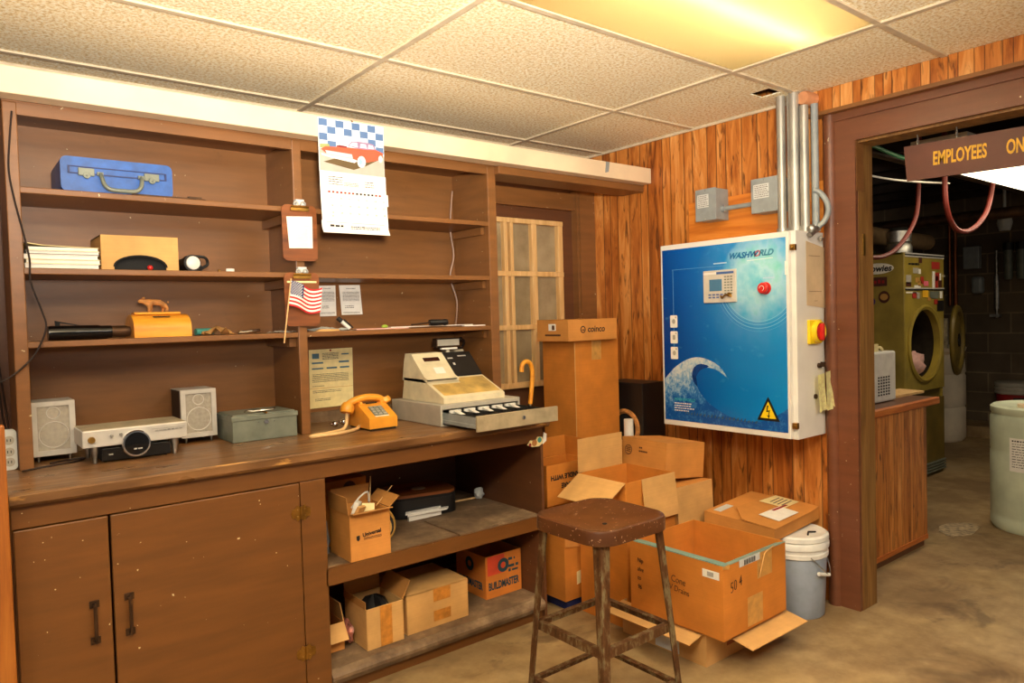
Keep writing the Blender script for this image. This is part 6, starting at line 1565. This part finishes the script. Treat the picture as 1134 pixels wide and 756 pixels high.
wd_ = thing('white_barrel', 'white plastic barrel standing behind the open dryer door', 'drum', (8.5, 3.31, 0))
b = BM(); lathe(b, (8.5, 3.31, 0), [(0, 0), (.28, 0), (.31, .04), (.31, .35), (.30, .37), (.31, .39), (.31, .70), (.30, .72), (.31, .74), (.30, .88), (.27, .93), (.31, .96), (.32, 1.0), (.26, 1.02), (0, 1.0)], 40); part('body', b, M['barrel'], wd_, smooth=True)
pw = thing('red_pail', 'dark red paint pail with a dark label standing behind the mint drum', 'bucket', (9.09, 2.70, .12))
b = BM(); lathe(b, (9.09, 2.70, .12), [(0, 0), (.165, 0), (.17, .01), (.185, .36), (0, .36)], 32); part('body', b, M['darkred'], pw, smooth=True)
b = BM(); lathe(b, (9.09, 2.70, .48), [(.187, 0), (.20, .01), (.20, .03), (.19, .04), (.20, .05), (.20, .07), (.19, .08), (.2, .09), (.2, .12), (.18, .13), (0, .125)], 32); part('rim', b, M['greige'], pw, smooth=True, label='pale ribbed rim and lid')
b = BM()
for k in range(8):
    t0 = math.atan2(-2.70, -9.09); a0 = t0 - .15 + k*.11; a1 = a0 + .11
    plate(b, [(9.09 + .187*math.cos(a0), 2.70 + .187*math.sin(a0), .45), (9.09 + .181*math.cos(a0), 2.70 + .181*math.sin(a0), .22), (9.09 + .181*math.cos(a1), 2.70 + .181*math.sin(a1), .22), (9.09 + .187*math.cos(a1), 2.70 + .187*math.sin(a1), .45)], .001)
part('label_sheet', b, M['black'], pw)
b = BM(); lathe(b, (7.35, 1.94, 0), [(0, 0), (.16, 0), (.17, .03), (.17, .83), (.15, .87), (0, .87)], 28); solo('blue_container', b, plain('bright_blue_plastic', (30, 96, 170), .4), 'bright blue container at the right edge behind the mint drum', 'container', smooth=True)

# ------------------------------------------------------------ overhead: light, pipes, hoses, wall fittings
tl = thing('shop_light', 'long white fluorescent ceiling light beyond the doorway below the brown sign', 'light', (5.8, 1.73, 2.30))
b = BM(); box(b, 4.55, 7.1, 1.58, 1.88, 2.34, 2.42); part('housing', b, M['white'], tl)
b = BM(); box(b, 4.57, 7.08, 1.595, 1.865, 2.30, 2.34); part('diffuser', b, emit('lit_diffuser', (255, 236, 196), 4.2), tl)
for x in (4.8, 6.8):
    b = BM(); tube(b, [(x, 1.73, 2.42), (x, 1.73, 2.63)], .008, 6); part('hanger', b, M['steel'], tl)
b = BM(); tube(b, [(5.2, 3.0, 2.10), (7.6, 3.0, 2.07)], .075, 18); solo('lagged_pipe', b, plain('lagging', (122, 96, 62), .8), 'thick tan lagged pipe under the dark ceiling beyond the doorway', 'pipe', smooth=True)
b = BM(); tube(b, [(4.0, 2.2, 2.45), (9.2, 2.2, 2.45)], .03, 12); solo('overhead_pipe', b, M['iron'], 'dark overhead pipe running along the ceiling beyond the doorway', 'pipe', smooth=True)
b = BM(); tube(b, [(7.3, -1.0, 2.24), (7.3, 3.9, 2.24)], .05, 12); solo('cross_pipe', b, M['iron'], 'dark pipe crossing the back room under the ceiling', 'pipe', smooth=True)
b = BM(); tube(b, smooth_path([(4.3, 2.0, 2.40), (4.9, 2.0, 2.37), (5.6, 1.95, 2.40)]), .012, 8); solo('green_hose', b, plain('green_hose', (40, 120, 80), .5), 'green hose under the ceiling just inside the doorway', 'hose', smooth=True)
b = BM(); tube(b, smooth_path([(4.0, 2.05, 2.24), (4.6, 2.0, 2.225), (5.3, 1.95, 2.26)]), .006, 8); solo('white_cable', b, M['paper'], 'white cable below the green hose just inside the doorway', 'cable', smooth=True)
rh = plain('red_hose', (104, 28, 14), .6)
b = BM(); tube(b, smooth_path([(5.15, 1.92, 2.62), (5.15, 1.92, 2.2), (5.2, 1.92, 2.05), (5.3, 1.92, 1.965), (5.45, 1.92, 1.945), (5.6, 1.92, 1.97), (5.75, 1.92, 2.03), (5.9, 1.92, 2.14), (6.0, 1.92, 2.35), (6.0, 1.92, 2.62)]), .017, 8); solo('red_hose', b, rh, 'orange red hose loop hanging below the white shop light', 'hose', smooth=True)
b = BM(); tube(b, smooth_path([(4.35, 2.05, 1.75), (4.55, 2.05, 1.76), (4.75, 2.05, 1.82), (4.95, 2.05, 1.95), (5.05, 2.05, 2.08), (5.08, 2.05, 2.3), (5.1, 2.05, 2.62)]), .014, 8); solo('red_hose', b, rh, 'thin red hose curving down beside the door jamb above the olive dryer', 'hose', smooth=True)
b = BM(); box(b, 9.24, 9.33, 3.10, 3.265, 1.86, 2.115); solo('wall_panel', b, M['grey_box'], 'grey electrical panel high on the dark block wall', 'panel', bev=.01)
b = BM(); box(b, 9.22, 9.33, 3.065, 3.18, 1.575, 1.77); solo('wall_box', b, M['grey_box'], 'pale grey box lower on the dark block wall', 'box', bev=.03)
b = BM(); tube(b, [(9.29, 3.36, 1.45), (9.29, 3.36, 2.4)], .022, 10); tube(b, [(9.29, 3.42, 1.45), (9.29, 3.42, 2.4)], .018, 10); solo('copper_pipes', b, plain('copper_pipe', (150, 84, 48), .35, .7), 'vertical copper pipes on the dark block wall', 'pipe', smooth=True)
b = BM(); tube(b, [(9.28, 2.94, 1.40), (9.28, 2.94, 1.78)], .026, 12); tube(b, [(9.28, 2.94, 1.30), (9.28, 2.94, 1.40)], .014, 10); box(b, 9.24, 9.30, 2.90, 3.0, 1.31, 1.34); tube(b, [(9.28, 2.94, 1.78), (9.28, 2.94, 2.05)], .014, 10); solo('water_valve', b, M['steel'], 'pale vertical pipe with a valve on the dark block wall', 'valve', smooth=True)
for k, y in enumerate((2.82, 2.70)):
    t = thing('filter_housing', ('clear filter housing on the dark block wall, nearer the pale valve pipe', 'clear filter housing on the dark block wall at the right edge')[k], 'filter', (9.26, y, 1.72), group='filter housings on the block wall')
    b = BM(); lathe(b, (9.26, y, 1.72), [(0, 0), (.035, 0), (.042, .03), (.045, .32), (0, .32)], 20); part('bowl', b, M['cashgrey'], t, smooth=True)
    b = BM(); lathe(b, (9.26, y, 2.04), [(0, 0), (.052, 0), (.052, .08), (0, .08)], 20); part('cap', b, M['black'], t, smooth=True)
b = BM(); lathe(b, (8.6, 2.65, 2.2), [(0, 0), (.05, .0), (.07, .08), (.05, .2), (0, .2)], 20); tube(b, [(8.6, 2.65, 2.4), (8.6, 2.65, 2.85)], .015, 8); solo('glass_lamp', b, M['grey_label'], 'glass lamp globe hanging under the dark ceiling near the block wall', 'lamp', smooth=True)
# stains of spilled powder on the floor by the drum
b = BM(); rnd = random.Random(6)
prism(b, [(5.12 + (.16 + .05*rnd.random())*math.cos(a), 1.84 + (.08 + .04*rnd.random())*math.sin(a)) for a in [2*PI*q/18 for q in range(18)]], .0005, .004, 'z')
solo('spilled_residue', b, M['residue'], 'dried pale residue on the concrete floor beside the mint drum', 'stain')
for o in bpy.data.objects:
    if 'dims' in o: del o['dims']
# ============================================================ lighting
wd = bpy.data.worlds.new('world'); S.world = wd; wd.use_nodes = True
wd.node_tree.nodes['Background'].inputs[0].default_value = (1, .9, .78, 1)
wd.node_tree.nodes['Background'].inputs[1].default_value = .16
WARM = (1, .90, .74)
# unseen fill lamps added under the ceiling, and the photographer's bounced flash
area('fill_light_near', (-.54, .26, 2.49), (-.54, .26, 0), 1.2, .6, 78, WARM)
area('fill_light_rear', (2.1, -.42, 2.49), (2.1, -.42, 0), 1.2, .6, 58, WARM)
fl_ = bpy.data.lights.new('camera_flash', 'SPOT'); fl_.energy = 1180; fl_.color = (1, .91, .79); fl_.spot_size = R(112); fl_.spot_blend = 1.0; fl_.shadow_soft_size = .12
fo = bpy.data.objects.new('camera_flash', fl_); COL.objects.link(fo); fo.location = (.10, -.05, 1.70)
fo.rotation_euler = (Vector((.56, .72, 2.5)) - fo.location).to_track_quat('-Z', 'Y').to_euler()
area('panel_light', (2.1, 1.56, 2.48), (2.1, 1.56, 0), 1.25, .55, 12, (1, .88, .62))
area('back_room_light', (5.6, 1.73, 2.25), (5.6, 1.73, 0), 2.0, .25, 11, (1, .84, .62))
